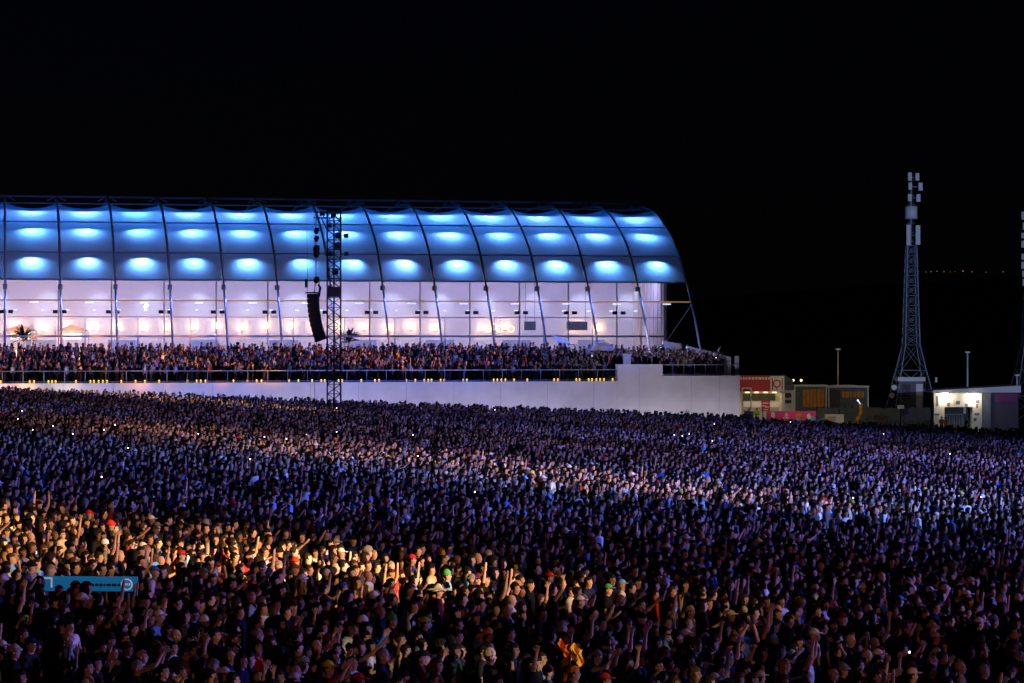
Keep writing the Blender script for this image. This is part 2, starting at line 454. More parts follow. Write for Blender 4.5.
def hair_field(kind, h):
    """(name, field) of the hair or headwear"""
    f = Field((-0.36, -0.3, 1.2), (0.36, 0.3, 1.95), h)
    face = lambda X, Y, Z: np.minimum(X - 0.035 + 0.25 * (Z - 1.6), 1.683 - Z)
    base = ell((-0.012, 0, 1.662), (0.108, 0.089, 0.102))
    low = lambda X, Y, Z: 1.555 - Z
    k = kind
    if k in ('short', 'bun', 'ponytail'):
        f.add(base); f.wrinkle(0.004, 70); f.cut(face); f.cut(low)
        if k == 'bun': f.add(ell((-0.09, 0, 1.745), (0.05, 0.05, 0.045)))
        if k == 'ponytail': f.add(cap((-0.1, 0, 1.68), (-0.155, 0, 1.6), 0.03, 0.035)).add(cap((-0.155, 0, 1.6), (-0.15, 0.01, 1.42), 0.035, 0.012))
    elif k == 'long':
        f.add(base, 0.012).add(ell((-0.055, 0, 1.52), (0.075, 0.108, 0.22)), 0, 0.04).add(ell((-0.01, 0.075, 1.52), (0.045, 0.03, 0.17))).add(ell((-0.01, -0.075, 1.52), (0.045, 0.03, 0.17)))
        f.wrinkle(0.005, 60); f.cut(face)
    elif k == 'curly':
        f.add(ell((-0.02, 0, 1.675), (0.15, 0.135, 0.14))); f.wrinkle(0.013, 75)
        f.cut(lambda X, Y, Z: np.minimum(X - 0.05, 1.685 - Z)); f.cut(lambda X, Y, Z: 1.52 - Z)
    elif k in ('cap', 'backcap'):
        f.add(ell((-0.008, 0, 1.68), (0.113, 0.094, 0.093))); f.cut(lambda X, Y, Z: 1.668 - Z)
        if k == 'cap': f.add(cap((0.09, 0, 1.683), (0.09, 0, 1.6831), 0.0, 0.0), 0, 0.001).add(ell((0.115, 0, 1.68), (0.088, 0.082, 0.011)), 0, 0.012)
        else: f.add(ell((-0.125, 0, 1.672), (0.08, 0.078, 0.011)), 0, 0.012)
        f.add(ell((-0.008, 0, 1.775), (0.01, 0.01, 0.008)))
    elif k == 'bucket_hat':
        f.add(ell((-0.006, 0, 1.67), (0.113, 0.095, 0.1))); f.cut(lambda X, Y, Z: 1.665 - Z)
        f.add(ell((-0.002, 0, 1.662), (0.152, 0.138, 0.04)), 0, 0.02); f.wrinkle(0.003, 45)
    elif k == 'sun_hat':
        f.add(ell((-0.006, 0, 1.67), (0.12, 0.1, 0.125))); f.cut(lambda X, Y, Z: 1.665 - Z)
        f.add(ell((0.0, 0, 1.672), (0.26, 0.24, 0.02)), 0, 0.02); f.wrinkle(0.01, 22)
    elif k == 'beanie':
        f.add(ell((-0.012, 0, 1.68), (0.112, 0.093, 0.115))); f.cut(lambda X, Y, Z: 1.648 - Z + 0.12 * X)
        f.add(ell((-0.008, 0, 1.668), (0.117, 0.097, 0.026)), 0, 0.008); f.wrinkle(0.002, 120)
    elif k == 'headscarf':
        f.add(ell((-0.008, 0, 1.668), (0.109, 0.09, 0.1))); f.cut(lambda X, Y, Z: 1.66 - Z + 0.35 * X); f.wrinkle(0.004, 50)
        f.add(ell((-0.115, 0, 1.63), (0.03, 0.03, 0.025))).add(cap((-0.12, 0.01, 1.62), (-0.16, 0.05, 1.5), 0.018, 0.03)).add(cap((-0.12, -0.01, 1.62), (-0.17, -0.03, 1.52), 0.018, 0.028))
    return f

def np_mesh(name, P, Q, smooth=True):
    me = bpy.data.meshes.new(name)
    nv, nf, w = len(P), len(Q), Q.shape[1]
    me.vertices.add(nv); me.loops.add(nf * w); me.polygons.add(nf)
    me.vertices.foreach_set('co', np.ascontiguousarray(P, np.float32).ravel())
    me.loops.foreach_set('vertex_index', np.ascontiguousarray(Q, np.int32).ravel())
    me.polygons.foreach_set('loop_start', np.arange(0, nf * w, w, dtype=np.int32))
    me.polygons.foreach_set('use_smooth', np.full(nf, smooth))
    me.update(calc_edges=True)
    return me

def pose_prims(pose):
    r, l = POSES[pose]
    arms, sleeves, hands, ends = [], [], [], []
    for side, p in ((-1, r), (1, l)):
        S, E, W, f, curl = arm_chain(side, p)
        arms += [cap(S, E, 0.052, 0.04), cap(E, W, 0.041, 0.026)]
        sleeves.append((S, E, W))
        hands += hand_prims(side, W, f, curl)
        ends.append((W, f))
    return arms, sleeves, hands, ends

LO, HI = (-0.42, -0.62, -0.02), (0.85, 0.62, 2.32)
def pose_bounds(pose):
    arms, _, hands, _ = pose_prims(pose)
    lo = np.array((-0.2, -0.26, -0.02)); hi = np.array((0.24, 0.26, 1.78))
    for _, a, b in arms + hands:
        lo = np.minimum(lo, a - 0.04); hi = np.maximum(hi, b + 0.04)
    return lo, hi

BODY, SHIRT = {}, {}
def body_mesh(pose):
    if pose in BODY: return BODY[pose]
    arms, sl, hands, _ = pose_prims(pose)
    lo, hi = pose_bounds(pose)
    f = Field(lo, hi, 0.0105)
    for p in TORSO + LEGS + FEET: f.add(p, 0, 0.03)
    for p in NECK: f.add(p, 0, 0.025)
    for p in HEADP: f.add(p, 0, 0.018)
    for p in EARS: f.add(p, 0, 0.006)
    for p in SOCKETS: f.add(p, 0, 0.01, 'd')
    for p in arms: f.add(p, 0, 0.025)
    for p in hands: f.add(p, 0, 0.006)
    P, Q = f.nets()
    me = np_mesh('person_body', P, Q)
    t = np.ones((len(P), 4), np.float32)
    x, y, z = P.T
    eye = (np.abs(np.abs(y) - 0.032) < 0.017) & (np.abs(z - 1.632) < 0.009) & (x > 0.06)
    brow = (np.abs(np.abs(y) - 0.033) < 0.024) & (np.abs(z - 1.657) < 0.007) & (x > 0.06)
    lip = (np.abs(y) < 0.024) & (np.abs(z - 1.563) < 0.009) & (x > 0.075)
    t[eye, :3] = (0.35, 0.38, 0.45); t[brow, :3] = 0.25; t[lip, :3] = (1.0, 0.6, 0.6)
    a = me.attributes.new('tint', 'FLOAT_COLOR', 'POINT'); a.data.foreach_set('color', t.ravel())
    me.materials.append(M['skin'])
    BODY[pose] = me
    return me

def shirt_field(pose, sleeve, h):
    lo, hi = pose_bounds(pose)
    f = Field(lo, hi, h)
    for p in TORSO: f.add(p, 0.016, 0.04)
    f.cut(lambda X, Y, Z: np.maximum(0.86 - Z, np.minimum(Z - 1.475, 0.07 - np.abs(Y) - 0 * X)))
    for S, E, W in pose_prims(pose)[1]:
        if sleeve == 'short':
            f.add(cap(S, S + (E - S) * 0.62, 0.066, 0.062), 0, 0.03)
        elif sleeve == 'long':
            f.add(cap(S, E, 0.064, 0.054), 0, 0.03).add(cap(E, E + (W - E) * 0.93, 0.054, 0.04), 0, 0.02)
    f.wrinkle(0.0055, 26)
    return f

def shirt_mesh(pose, sleeve, striped=False):
    k = (pose, sleeve, striped)
    if k not in SHIRT:
        me = np_mesh('shirt', *shirt_field(pose, sleeve, 0.0125).nets()); me.materials.append(M['cloth_stripe' if striped else 'cloth'])
        SHIRT[k] = me
    return SHIRT[k]

_h = {}
def hair_mesh(kind):
    if kind not in _h:
        me = np_mesh('hair_shape', *hair_field(kind, 0.0095).nets()); me.materials.append(M['hair' if kind in ('short', 'long', 'curly', 'bun', 'ponytail') else 'cloth'])
        _h[kind] = me
    return _h[kind]

f = Field((-0.2, -0.26, 0.03), (0.24, 0.26, 1.05), 0.0135)
for p in LEGS: f.add(p, 0.014, 0.03)
f.add(TORSO[2], 0.01, 0.03); f.wrinkle(0.005, 24); f.cut(lambda X, Y, Z: np.maximum(0.075 - Z, Z - 0.985))
TROUSERS = np_mesh('trousers', *f.nets()); TROUSERS.materials.append(M['cloth'])
f = Field((-0.2, -0.26, -0.03), (0.3, 0.26, 0.2), 0.012)
for p in FEET: f.add(p, 0.01, 0.02)
f.cut(lambda X, Y, Z: -Z); f.cut(lambda X, Y, Z: Z - 0.085)
SHOES = np_mesh('shoes', *f.nets()); SHOES.materials.append(M['cloth'])

STAGE = Vector((135.0, 36.0, 6.0))
def face_yaw(x, y):
    return math.atan2(STAGE.y - y, STAGE.x - x)

SKINS = [(0.52, 0.31, 0.22), (0.45, 0.26, 0.18), (0.58, 0.37, 0.27), (0.36, 0.2, 0.13), (0.5, 0.3, 0.2), (0.25, 0.13, 0.08), (0.12, 0.06, 0.04)]
HAIRCOL = {'black': (0.008, 0.007, 0.007), 'dark brown': (0.02, 0.012, 0.008), 'brown': (0.06, 0.032, 0.016), 'blonde': (0.3, 0.19, 0.08), 'grey': (0.2, 0.2, 0.2)}
HEADWEAR = ('cap', 'backcap', 'bucket_hat', 'sun_hat', 'beanie', 'headscarf')
NAME_OF = {'cap': 'cap', 'backcap': 'cap', 'bucket_hat': 'bucket_hat', 'sun_hat': 'sun_hat', 'beanie': 'beanie', 'headscarf': 'headscarf'}
CLOTH = {'black': (0.006, 0.006, 0.007), 'charcoal': (0.018, 0.018, 0.021), 'navy': (0.009, 0.012, 0.04), 'grey': (0.16, 0.16, 0.17), 'white': (0.68, 0.67, 0.66),
         'light blue': (0.16, 0.36, 0.6), 'red': (0.5, 0.03, 0.025), 'dark green': (0.02, 0.06, 0.03), 'maroon': (0.1, 0.015, 0.02), 'yellow': (0.62, 0.5, 0.06),
         'lime green': (0.38, 0.55, 0.06), 'orange': (0.75, 0.22, 0.02), 'beige': (0.45, 0.36, 0.25), 'green': (0.06, 0.3, 0.09), 'tan': (0.38, 0.26, 0.15), 'pink': (0.65, 0.3, 0.35), 'blue': (0.03, 0.12, 0.45)}

people_group = 'concertgoers in the nearest rows'
def make_person(loc, yaw, size, pose, hair, haircol, shirtcol, sleeve, label, skin, striped=False, mirror=False, hatcol=None, group=people_group):
    p = bpy.data.objects.new('person', body_mesh(pose)); COL.objects.link(p)
    p.location = loc; p.rotation_euler = (0, 0, yaw); p.scale = (size, -size if mirror else size, size)
    p.color = (*skin, 1)
    def child(name, me, c):
        o = bpy.data.objects.new(name, me); COL.objects.link(o); o.parent = p; o.color = (*c, 1)
    if hair in HEADWEAR:
        child(NAME_OF[hair], hair_mesh(hair), CLOTH[hatcol]); child('hair', hair_mesh('under'), HAIRCOL[haircol])
    elif hair != 'bald':
        child('hair', hair_mesh(hair), HAIRCOL[haircol])
    child('shirt', shirt_mesh(pose, sleeve, striped), CLOTH[shirtcol])
    child('trousers', TROUSERS, random.choice(((0.01, 0.01, 0.012), (0.02, 0.025, 0.05), (0.05, 0.045, 0.04))))
    child('shoes', SHOES, random.choice(((0.01, 0.01, 0.01), (0.3, 0.3, 0.3))))
    tag(p, label, 'person', group)
    return p
# hair seen under headwear
_f = Field((-0.36, -0.3, 1.2), (0.36, 0.3, 1.95), 0.0095)
_f.add(ell((-0.014, 0, 1.65), (0.1, 0.083, 0.1))); _f.cut(lambda X, Y, Z: X - 0.03); _f.cut(lambda X, Y, Z: 1.56 - Z); _f.cut(lambda X, Y, Z: Z - 1.68)
_h['under'] = np_mesh('hair_under_hat', *_f.nets()); _h['under'].materials.append(M['hair'])

# ------------------------------------------------------------------ simpler figures for the far crowd
def decimated(P, Q, tris):
    me = np_mesh('tmp', P, Q); ob = bpy.data.objects.new('tmp', me); COL.objects.link(ob)
    md = ob.modifiers.new('d', 'DECIMATE'); md.ratio = min(1.0, tris / (2 * len(Q)))
    dg = bpy.context.evaluated_depsgraph_get(); dg.update()
    ev = ob.evaluated_get(dg).to_mesh()
    ev.calc_loop_triangles()
    n = len(ev.vertices); v = np.empty(n * 3, np.float32); ev.vertices.foreach_get('co', v)
    t = np.empty(len(ev.loop_triangles) * 3, np.int32); ev.loop_triangles.foreach_get('vertices', t)
    ob.evaluated_get(dg).to_mesh_clear()
    bpy.data.objects.remove(ob); bpy.data.meshes.remove(me)
    return v.reshape(-1, 3), t.reshape(-1, 3)

def sample(f, C):
    i = np.clip(np.round((C - f.lo) / f.h).astype(int), 0, np.array(f.v.shape) - 1)
    inside = np.all((C > f.lo - 0.02) & (C < f.lo + f.h * np.array(f.v.shape) + 0.02), axis=1)
    return np.where(inside, f.v[i[:, 0], i[:, 1], i[:, 2]], 1.0)

LODS = ((420, 640), (130, 200), (50, 80))
VARS = [('arms down', 'short', 'short'), ('arms down', 'long', 'none'), ('arms down', 'short', 'long'), ('arms down', 'cap', 'short'), ('arms down', 'ponytail', 'short'),
        ('arms down', 'curly', 'short'), ('hands held at chest', 'long', 'short'), ('hands held at chest', 'short', 'short'), ('arms down', 'bald', 'short'),
        ('right arm raised', 'short', 'short'), ('both arms raised', 'long', 'none'), ('right fist punched up', 'short', 'short'), ('arm stretched forward', 'short', 'short'),
        ('phone held up in both hands', 'short', 'short'), ('hands clapping', 'short', 'none'), ('hands cupped at mouth', 'bun', 'none'), ('arms down', 'bucket_hat', 'short'), ('arms down', 'backcap', 'long')]
VW = np.array([26, 14, 10, 5, 7, 3, 5, 6, 3, 1.3, .7, 1.2, 1.2, 2, 3, 3, 2, 2], float); VW /= VW.sum()
lib = {}
for vi, (pose, hair, sl) in enumerate(VARS):
    lo, hi = pose_bounds(pose); lo = np.minimum(lo, (-0.3, -0.28, -0.02)); hi = np.maximum(hi, (0.3, 0.28, 1.85))
    skin = Field(lo, hi, 0.02); arms, _, hands, ends = pose_prims(pose)
    for p in NECK + HEADP + EARS: skin.add(p, 0, 0.015)
    for p in arms: skin.add(p, 0, 0.02)
    for W, fd in ends: skin.add(cap(W, W + fd * 0.13, 0.032, 0.024), 0, 0.02)
    body = Field(lo, hi, 0.02)
    for p in arms: body.add(p, 0.003, 0.02)
    for W, fd in ends: body.add(cap(W, W + fd * 0.13, 0.036, 0.03), 0, 0.02)
    for p in TORSO: body.add(p, 0.016, 0.03)
    for p in LEGS + FEET: body.add(p, 0.012, 0.02)
    if sl != 'none':
        for S, E, W in pose_prims(pose)[1]:
            body.add(cap(S, S + (E - S) * 0.62, 0.064, 0.06) if sl == 'short' else cap(S, E, 0.062, 0.05), 0, 0.02)
    headf = Field((-0.36, -0.3, 1.2), (0.36, 0.3, 1.95), 0.017)
    for p in NECK + HEADP: headf.add(p, 0, 0.015)
    hf = None
    if hair != 'bald':
        hf = hair_field(hair, 0.017); headf.v = np.minimum(headf.v, hf.v)
    sh = shirt_field(pose, sl, 0.02)
    print("var", vi, flush=True); hP, hQ = headf.nets(); bP, bQ = body.nets()
    for li, (th, tb) in enumerate(LODS):
        v1, t1 = decimated(hP, hQ, th); v2, t2 = decimated(bP, bQ, tb)
        c1 = v1[t1].mean(1); c2 = v2[t2].mean(1)
        k1 = np.zeros(len(t1), int)
        if hf is not None:
            sk = Field((-0.36, -0.3, 1.2), (0.36, 0.3, 1.95), 0.017)
            for p in NECK + HEADP: sk.add(p, 0, 0.015)
            k1[sample(hf, c1) < sample(sk, c1) - 0.001] = 1
        dsh, dsk = sample(sh, c2), sample(skin, c2)
        k2 = np.where((c2[:, 2] < 0.9) & (np.abs(c2[:, 1]) < 0.24) & (c2[:, 0] < 0.22), 3, np.where(dsh < dsk + 0.004, 2, 0))
        lib[vi, li] = (np.concatenate([v1, v2]), np.concatenate([t1, t2 + len(v1)]), np.concatenate([k1, k2]))


# ---- the people that stand out in the photograph: (px, py of the head, pose, hair, hair colour, hat colour, shirt, sleeve, label, short name, extras)
H = [
 (68, 638, 'arms down', 'bald', 'black', None, 'light blue', 'short', 'shaven-headed man in a light blue T-shirt facing right', 'the shaven-headed man', {}),
 (25, 622, 'right arm raised', 'headscarf', 'black', 'lime green', 'black', 'short', 'person in a lime green headscarf with right arm raised', 'the lime green headscarf', {}),
 (14, 652, 'arms down', 'bucket_hat', 'dark brown', 'beige', 'black', 'long', 'person in a beige bucket hat at the lower left corner', 'the beige bucket hat', {}),
 (87, 668, 'hands held at chest', 'short', 'black', None, 'tan', 'short', 'short-haired man in a tan shirt, hands held at chest', 'the man in tan', {}),
 (137, 668, 'hands cupped at mouth', 'short', 'grey', None, 'black', 'long', 'grey-haired man with hands cupped at his mouth', 'the grey-haired shouter', {}),
 (163, 672, 'hands cupped at mouth', 'ponytail', 'dark brown', None, 'charcoal', 'short', 'woman with a ponytail and hands cupped at mouth', 'the ponytailed woman', {}),
 (328, 669, 'phone held up in both hands', 'cap', 'black', 'yellow', 'red', 'short', 'person in a yellow cap and red T-shirt holding hands up', 'the yellow cap', {}),
 (352, 664, 'arms down', 'short', 'black', None, 'white', 'short', 'black-haired man in a white T-shirt beside the red cap', 'the man in white', {}),
 (358, 682, 'arms down', 'cap', 'black', 'red', 'black', 'short', 'person in a red cap at the bottom edge of the picture', 'the red cap', {}),
 (360, 648, 'arm stretched forward', 'long', 'dark brown', None, 'black', 'none', 'long-haired woman stretching a bare arm up to the right', 'the stretched bare arm', {}),
 (392, 621, 'arms down', 'beanie', 'black', 'green', 'black', 'long', 'person in a green beanie and black long-sleeved top', 'the green beanie', {}),
 (425, 624, 'arms down', 'cap', 'black', 'lime green', 'charcoal', 'short', 'person in a lime green cap among dark heads', 'the lime green cap', {}),
 (383, 656, 'arms down', 'short', 'grey', None, 'navy', 'long', 'grey-haired person in a navy long-sleeved top', 'the grey head', {}),
 (488, 635, 'arms down', 'headscarf', 'dark brown', 'orange', 'beige', 'short', 'person in a bright orange headscarf and beige top', 'the orange headscarf', {}),
 (510, 634, 'arms down', 'short', 'dark brown', None, 'white', 'short', 'person in a black and white striped T-shirt', 'the striped T-shirt', {'striped': True}),
 (490, 657, 'arms down', 'beanie', 'black', 'beige', 'charcoal', 'long', 'person in a pale beige beanie below the orange headscarf', 'the pale beanie', {}),
 (437, 666, 'arms down', 'long', 'brown', None, 'maroon', 'none', 'long brown-haired woman in a sleeveless maroon top', 'the woman in maroon', {}),
 (567, 650, 'right arm raised', 'sun_hat', 'black', 'orange', 'orange', 'short', 'person in a floppy orange sun hat and orange T-shirt', 'the floppy orange hat', {}),
 (574, 674, 'arms down', 'headscarf', 'black', 'orange', 'tan', 'short', 'person in an orange headscarf and tan shirt under the floppy hat', 'the lower orange headscarf', {}),
 (605, 681, 'arms down', 'cap', 'black', 'red', 'charcoal', 'short', 'person in a red cap right of the floppy orange hat', 'the second red cap', {}),
 (628, 664, 'right fist punched up', 'short', 'black', None, 'black', 'short', 'person punching a right fist up, black T-shirt', 'the raised fist', {}),
 (690, 612, 'arms down', 'headscarf', 'black', 'yellow', 'beige', 'short', 'person in a yellow headscarf and beige shirt', 'the yellow headscarf', {}),
 (764, 626, 'both arms raised', 'bucket_hat', 'black', 'tan', 'black', 'none', 'person in a tan bucket hat raising both bare arms', 'the tan bucket hat', {}),
 (762, 654, 'arms down', 'long', 'dark brown', None, 'black', 'none', 'long-haired woman in a black sleeveless top', 'the woman in sleeveless black', {}),
 (808, 658, 'both arms raised', 'ponytail', 'dark brown', None, 'white', 'none', 'ponytailed woman in white raising both arms', 'the woman in white', {}),
 (838, 650, 'hands on head', 'short', 'black', None, 'black', 'none', 'short-haired person with both hands on head', 'the hands on head', {}),
 (833, 675, 'arms down', 'bald', 'black', None, 'charcoal', 'short', 'bald man in a charcoal T-shirt near the lower right', 'the bald man', {}),
 (903, 650, 'phone held up in both hands', 'short', 'black', None, 'black', 'short', 'short-haired person holding a lit phone in both hands', 'the lit phone', {}),
 (880, 630, 'right arm raised', 'short', 'black', None, 'black', 'none', 'person in a black vest with one bright bare arm up', 'the bright bare arm', {}),
 (935, 639, 'arms down', 'cap', 'black', 'pink', 'charcoal', 'short', 'person in a pale pink cap and charcoal T-shirt', 'the pale pink cap', {}),
 (932, 628, 'arms down', 'bucket_hat', 'dark brown', 'tan', 'navy', 'long', 'person in a tan bucket hat behind the pink cap', 'the rear tan bucket hat', {}),
 (979, 624, 'arms down', 'cap', 'black', 'white', 'black', 'short', 'person in a white cap facing right', 'the white cap', {}),
 (994, 622, 'arms down', 'beanie', 'black', 'grey', 'charcoal', 'long', 'person in a grey beanie beside the white cap', 'the grey beanie', {}),
 (960, 668, 'arms down', 'bald', 'black', None, 'tan', 'long', 'bald person in a tan long-sleeved top', 'the bald person in tan', {}),
 (983, 650, 'hands on head', 'short', 'dark brown', None, 'maroon', 'short', 'person in maroon with both hands on head', 'the maroon top', {}),
 (912, 676, 'arms down', 'cap', 'black', 'beige', 'black', 'long', 'person in a beige cap by the bottom edge', 'the low beige cap', {}),
 (967, 596, 'arms down', 'cap', 'black', 'white', 'navy', 'short', 'person in a white cap farther back on the right', 'the farther white cap', {}),
 (438, 592, 'arms down', 'sun_hat', 'black', 'white', 'maroon', 'short', 'person in a wide white sun hat and maroon T-shirt', 'the white sun hat', {}),
 (550, 578, 'arms down', 'cap', 'black', 'red', 'black', 'short', 'person in a bright red cap beside a raised arm', 'the bright red cap', {}),
 (553, 590, 'right fist punched up', 'short', 'dark brown', None, 'black', 'none', 'person raising a bare right fist beside the bright red cap', 'the bare fist', {}),
 (541, 600, 'right arm raised', 'short', 'brown', None, 'charcoal', 'short', 'brown-haired person in the warm light, right hand up', 'the hand in warm light', {}),
 (580, 602, 'arms down', 'cap', 'black', 'white', 'black', 'short', 'person in a white cap in the warm light', 'the white cap in warm light', {}),
 (608, 590, 'arms down', 'cap', 'black', 'green', 'black', 'short', 'person in a dull green cap in the warm light', 'the green cap', {}),
 (621, 600, 'arm stretched forward', 'bald', 'black', None, 'black', 'short', 'bald man stretching one arm forward in warm light', 'the bald man reaching', {}),
 (641, 605, 'arm stretched forward', 'short', 'black', None, 'beige', 'none', 'short-haired person reaching a bare arm up and right', 'the reaching arm', {}),
 (672, 592, 'arms down', 'short', 'dark brown', None, 'light blue', 'short', 'person in a light blue T-shirt turned to the right', 'the light blue T-shirt', {}),
 (447, 576, 'arms down', 'beanie', 'dark brown', 'green', 'light blue', 'long', 'person in a green beanie and light blue top', 'the green beanie in light', {}),
 (412, 560, 'arms down', 'cap', 'black', 'red', 'beige', 'short', 'person in a red cap and beige top, farther back', 'the far red cap', {}),
 (343, 588, 'arms down', 'headscarf', 'black', 'blue', 'black', 'short', 'person in a blue headscarf in the warm light', 'the blue headscarf', {}),
 (302, 580, 'arms down', 'bucket_hat', 'black', 'white', 'beige', 'short', 'person in a white bucket hat in the warm light', 'the white bucket hat', {}),
 (181, 556, 'arms down', 'cap', 'black', 'red', 'grey', 'short', 'person in a red cap and grey T-shirt in the warm light', 'the red cap in grey', {}),
 (105, 545, 'arms down', 'beanie', 'black', 'white', 'grey', 'short', 'person in a white beanie and grey T-shirt', 'the white beanie', {}),
 (112, 548, 'both arms raised', 'short', 'black', None, 'black', 'none', 'person raising both bare arms above the blue banner', 'the raised arms', {}),
 (62, 535, 'arms down', 'short', 'dark brown', None, 'beige', 'short', 'dark-haired person in a beige T-shirt far left', 'the beige T-shirt', {}),
 (80, 530, 'right arm raised', 'short', 'black', None, 'black', 'none', 'person with one bare arm up among warm lit faces', 'the arm among warm faces', {}),
 (232, 584, 'arm stretched forward', 'short', 'black', None, 'black', 'none', 'short-haired person with a bare arm stretched forward', 'the forward arm', {}),
 (369, 507, 'arms down', 'cap', 'black', 'orange', 'black', 'short', 'person in an orange cap farther back in blue light', 'the far orange cap', {}),
 (20, 600, 'right arm raised', 'long', 'black', None, 'black', 'none', 'long-haired person with a bare arm up at far left', 'the far-left arm', {}),
]
taken = []          # (x, y, clearance)
hero_px = []
for (hx, hy, pose, hair, hcol, hat, shirt, sl, label, short, ex) in H:
    size = random.uniform(0.98, 1.06)
    p = stand_at(hx, hy, 1.62 * size)
    yaw = face_yaw(p.x, p.y) + random.uniform(-0.25, 0.35)
    make_person(p, yaw, size, pose, hair, hcol, shirt, sl, label, random.choice(SKINS[:5]), ex.get('striped', False), False, hat)
    taken.append((p.x, p.y, 0.55)); d = Vector((p.x, p.y)).normalized()
    taken += [(p.x - d.x * q, p.y - d.y * q, 0.46) for q in (0.6, 1.1, 1.6, 2.1)]
    hero_px.append((hx, hy, short))

# blue banner board standing in the crowd
BAN = stand_at(88, 579, 1.62)
taken += [(BAN.x + k * 0.3, BAN.y - 0.25 * j, 0.45) for k in range(-5, 6) for j in range(8)]

# ------------------------------------------------------------------ spots for everyone
def grid_spots(x0, x1, y0, y1, dx, dy):
    out = []
    j = 0
    y = y0
    while y < y1:
        xa, xb = (x0(y), x1(y))
        n = int((xb - xa) / dx)
        xx = xa + (np.arange(n) + 0.5 * (j % 2)) * dx + RNG.uniform(-0.5, 0.5, n) * dx * 1.0
        yy = y + RNG.uniform(-0.5, 0.5, n) * dy * 1.05
        out.append(np.stack([xx, yy], 1)); y += dy; j += 1
    return np.concatenate(out)

TH = math.atan2(507, 2400)
U = Vector((math.cos(TH), math.sin(TH), 0)); D = Vector((-math.sin(TH), math.cos(TH), 0))
P0 = Vector((-507 / F * 218, 218, 0)); BAY = 5.05; NB = 13
def hall(s, w, z): return P0 + U * s + D * w + Vector((0, 0, z))
WALL_W = -16.0

near = grid_spots(lambda y: -0.2133 * y - 4, lambda y: 0.2133 * y + 5, 37.6, 52, 0.56, 0.6)
rest = np.concatenate([
    grid_spots(lambda y: -0.2133 * y - 6, lambda y: 0.2133 * y + 8, 52, 75, 0.56, 0.6),
    grid_spots(lambda y: -0.2133 * y - 8, lambda y: 0.2133 * y + 11, 75, 226, 0.6, 0.66)])
allp = np.concatenate([near, rest])
def free_of(pts):
    keep = np.ones(len(pts), bool)
    for x, y, r in taken:
        keep &= (pts[:, 0] - x) ** 2 + (pts[:, 1] - y) ** 2 > r * r
    return keep
allp = allp[free_of(allp)]
# in front of the terrace wall, and to the right of it up to the barrier
rel = allp - np.array([P0.x, P0.y])
s_ = rel @ np.array([U.x, U.y]); w_ = rel @ np.array([D.x, D.y])
allp = allp[((w_ < WALL_W - 3.9) | ((s_ > 74.0) & (w_ < WALL_W + 8)))]
allp = allp[~((allp[:, 1] > 203 + 0.1 * np.clip(allp[:, 0] - 30, 0, 40)) & (allp[:, 0] > 21))]
# aisles kept free of people, and thinner patches
def lane(pts, a, b, wd):
    a = np.array(a, float); b = np.array(b, float); ab = b - a
    t = np.clip(((pts - a) @ ab) / (ab @ ab), 0, 1)
    return np.linalg.norm(pts - (a + t[:, None] * ab), axis=1) < wd * (0.75 + 0.35 * np.sin(pts[:, 0] * 1.7))
k = ~(lane(allp, (2, 97), (11, 88), 1.2) | lane(allp, (11, 88), (23, 78), 1.9) | lane(allp, (-19, 158), (-2, 154), 1.4) | lane(allp, (8, 150), (34, 146), 1.0))
allp = allp[k]
rel = allp - np.array([P0.x, P0.y]); w_ = rel @ np.array([D.x, D.y]); s_ = rel @ np.array([U.x, U.y])
holes = RNG.uniform(0, 1, len(allp)) > np.where((w_ > WALL_W - 7) & (s_ < 74), 0.5, 0.07)
xx, yy = allp[:, 0], allp[:, 1]
fld = np.sin(xx * 0.9 + 1.3 * np.sin(yy * 0.31)) + np.sin(yy * 0.42 + 1.7 * np.sin(xx * 0.37 + 1)) + 0.8 * np.sin(xx * 2.3 + yy * 0.9) + 0.7 * np.sin(yy * 1.1 - xx * 1.6)
holes &= RNG.uniform(0, 1, len(allp)) < np.clip(0.97 - np.where(yy < 75, 0.2, 0.36) * np.clip(fld - 0.7, 0, 2), 0.1, 1)
allp = allp[holes]
order = np.argsort(allp[:, 1]); allp = allp[order]
# PA tower foot
TW = on_ground(334, 190)
allp = allp[(np.abs(allp[:, 0] - TW.x) > 1.1) | (np.abs(allp[:, 1] - TW.y) > 1.3)]
taken_n = len(H)

HAIRWORD = {'short': 'short {} hair', 'long': 'long {} hair', 'curly': 'curly {} hair', 'bun': '{} hair in a bun', 'ponytail': '{} ponytail', 'bald': 'shaven head',
            'cap': '{} cap', 'backcap': 'backward {} cap', 'bucket_hat': '{} bucket hat', 'beanie': '{} beanie', 'headscarf': '{} headscarf', 'sun_hat': '{} sun hat'}
POSEWORD = {'arms down': 'arms down', 'hands held at chest': 'hands at chest', 'right arm raised': 'one arm raised', 'both arms raised': 'both arms raised', 'right fist punched up': 'fist raised',
            'arm stretched forward': 'arm stretched forward', 'phone held up in both hands': 'both hands lifted', 'hands clapping': 'clapping', 'hands on head': 'hands on head', 'hands cupped at mouth': 'hands at mouth'}
def visible(x, y):
    px = 512 + x / y * F
    zh = float(G(x)) + 1.62
    py = HOR + (EYE - zh) / y * F
    return px, py
used = set()
n_ind = 0
stuff_pts = []
MAX_IND = 300 - 4 - len(H)
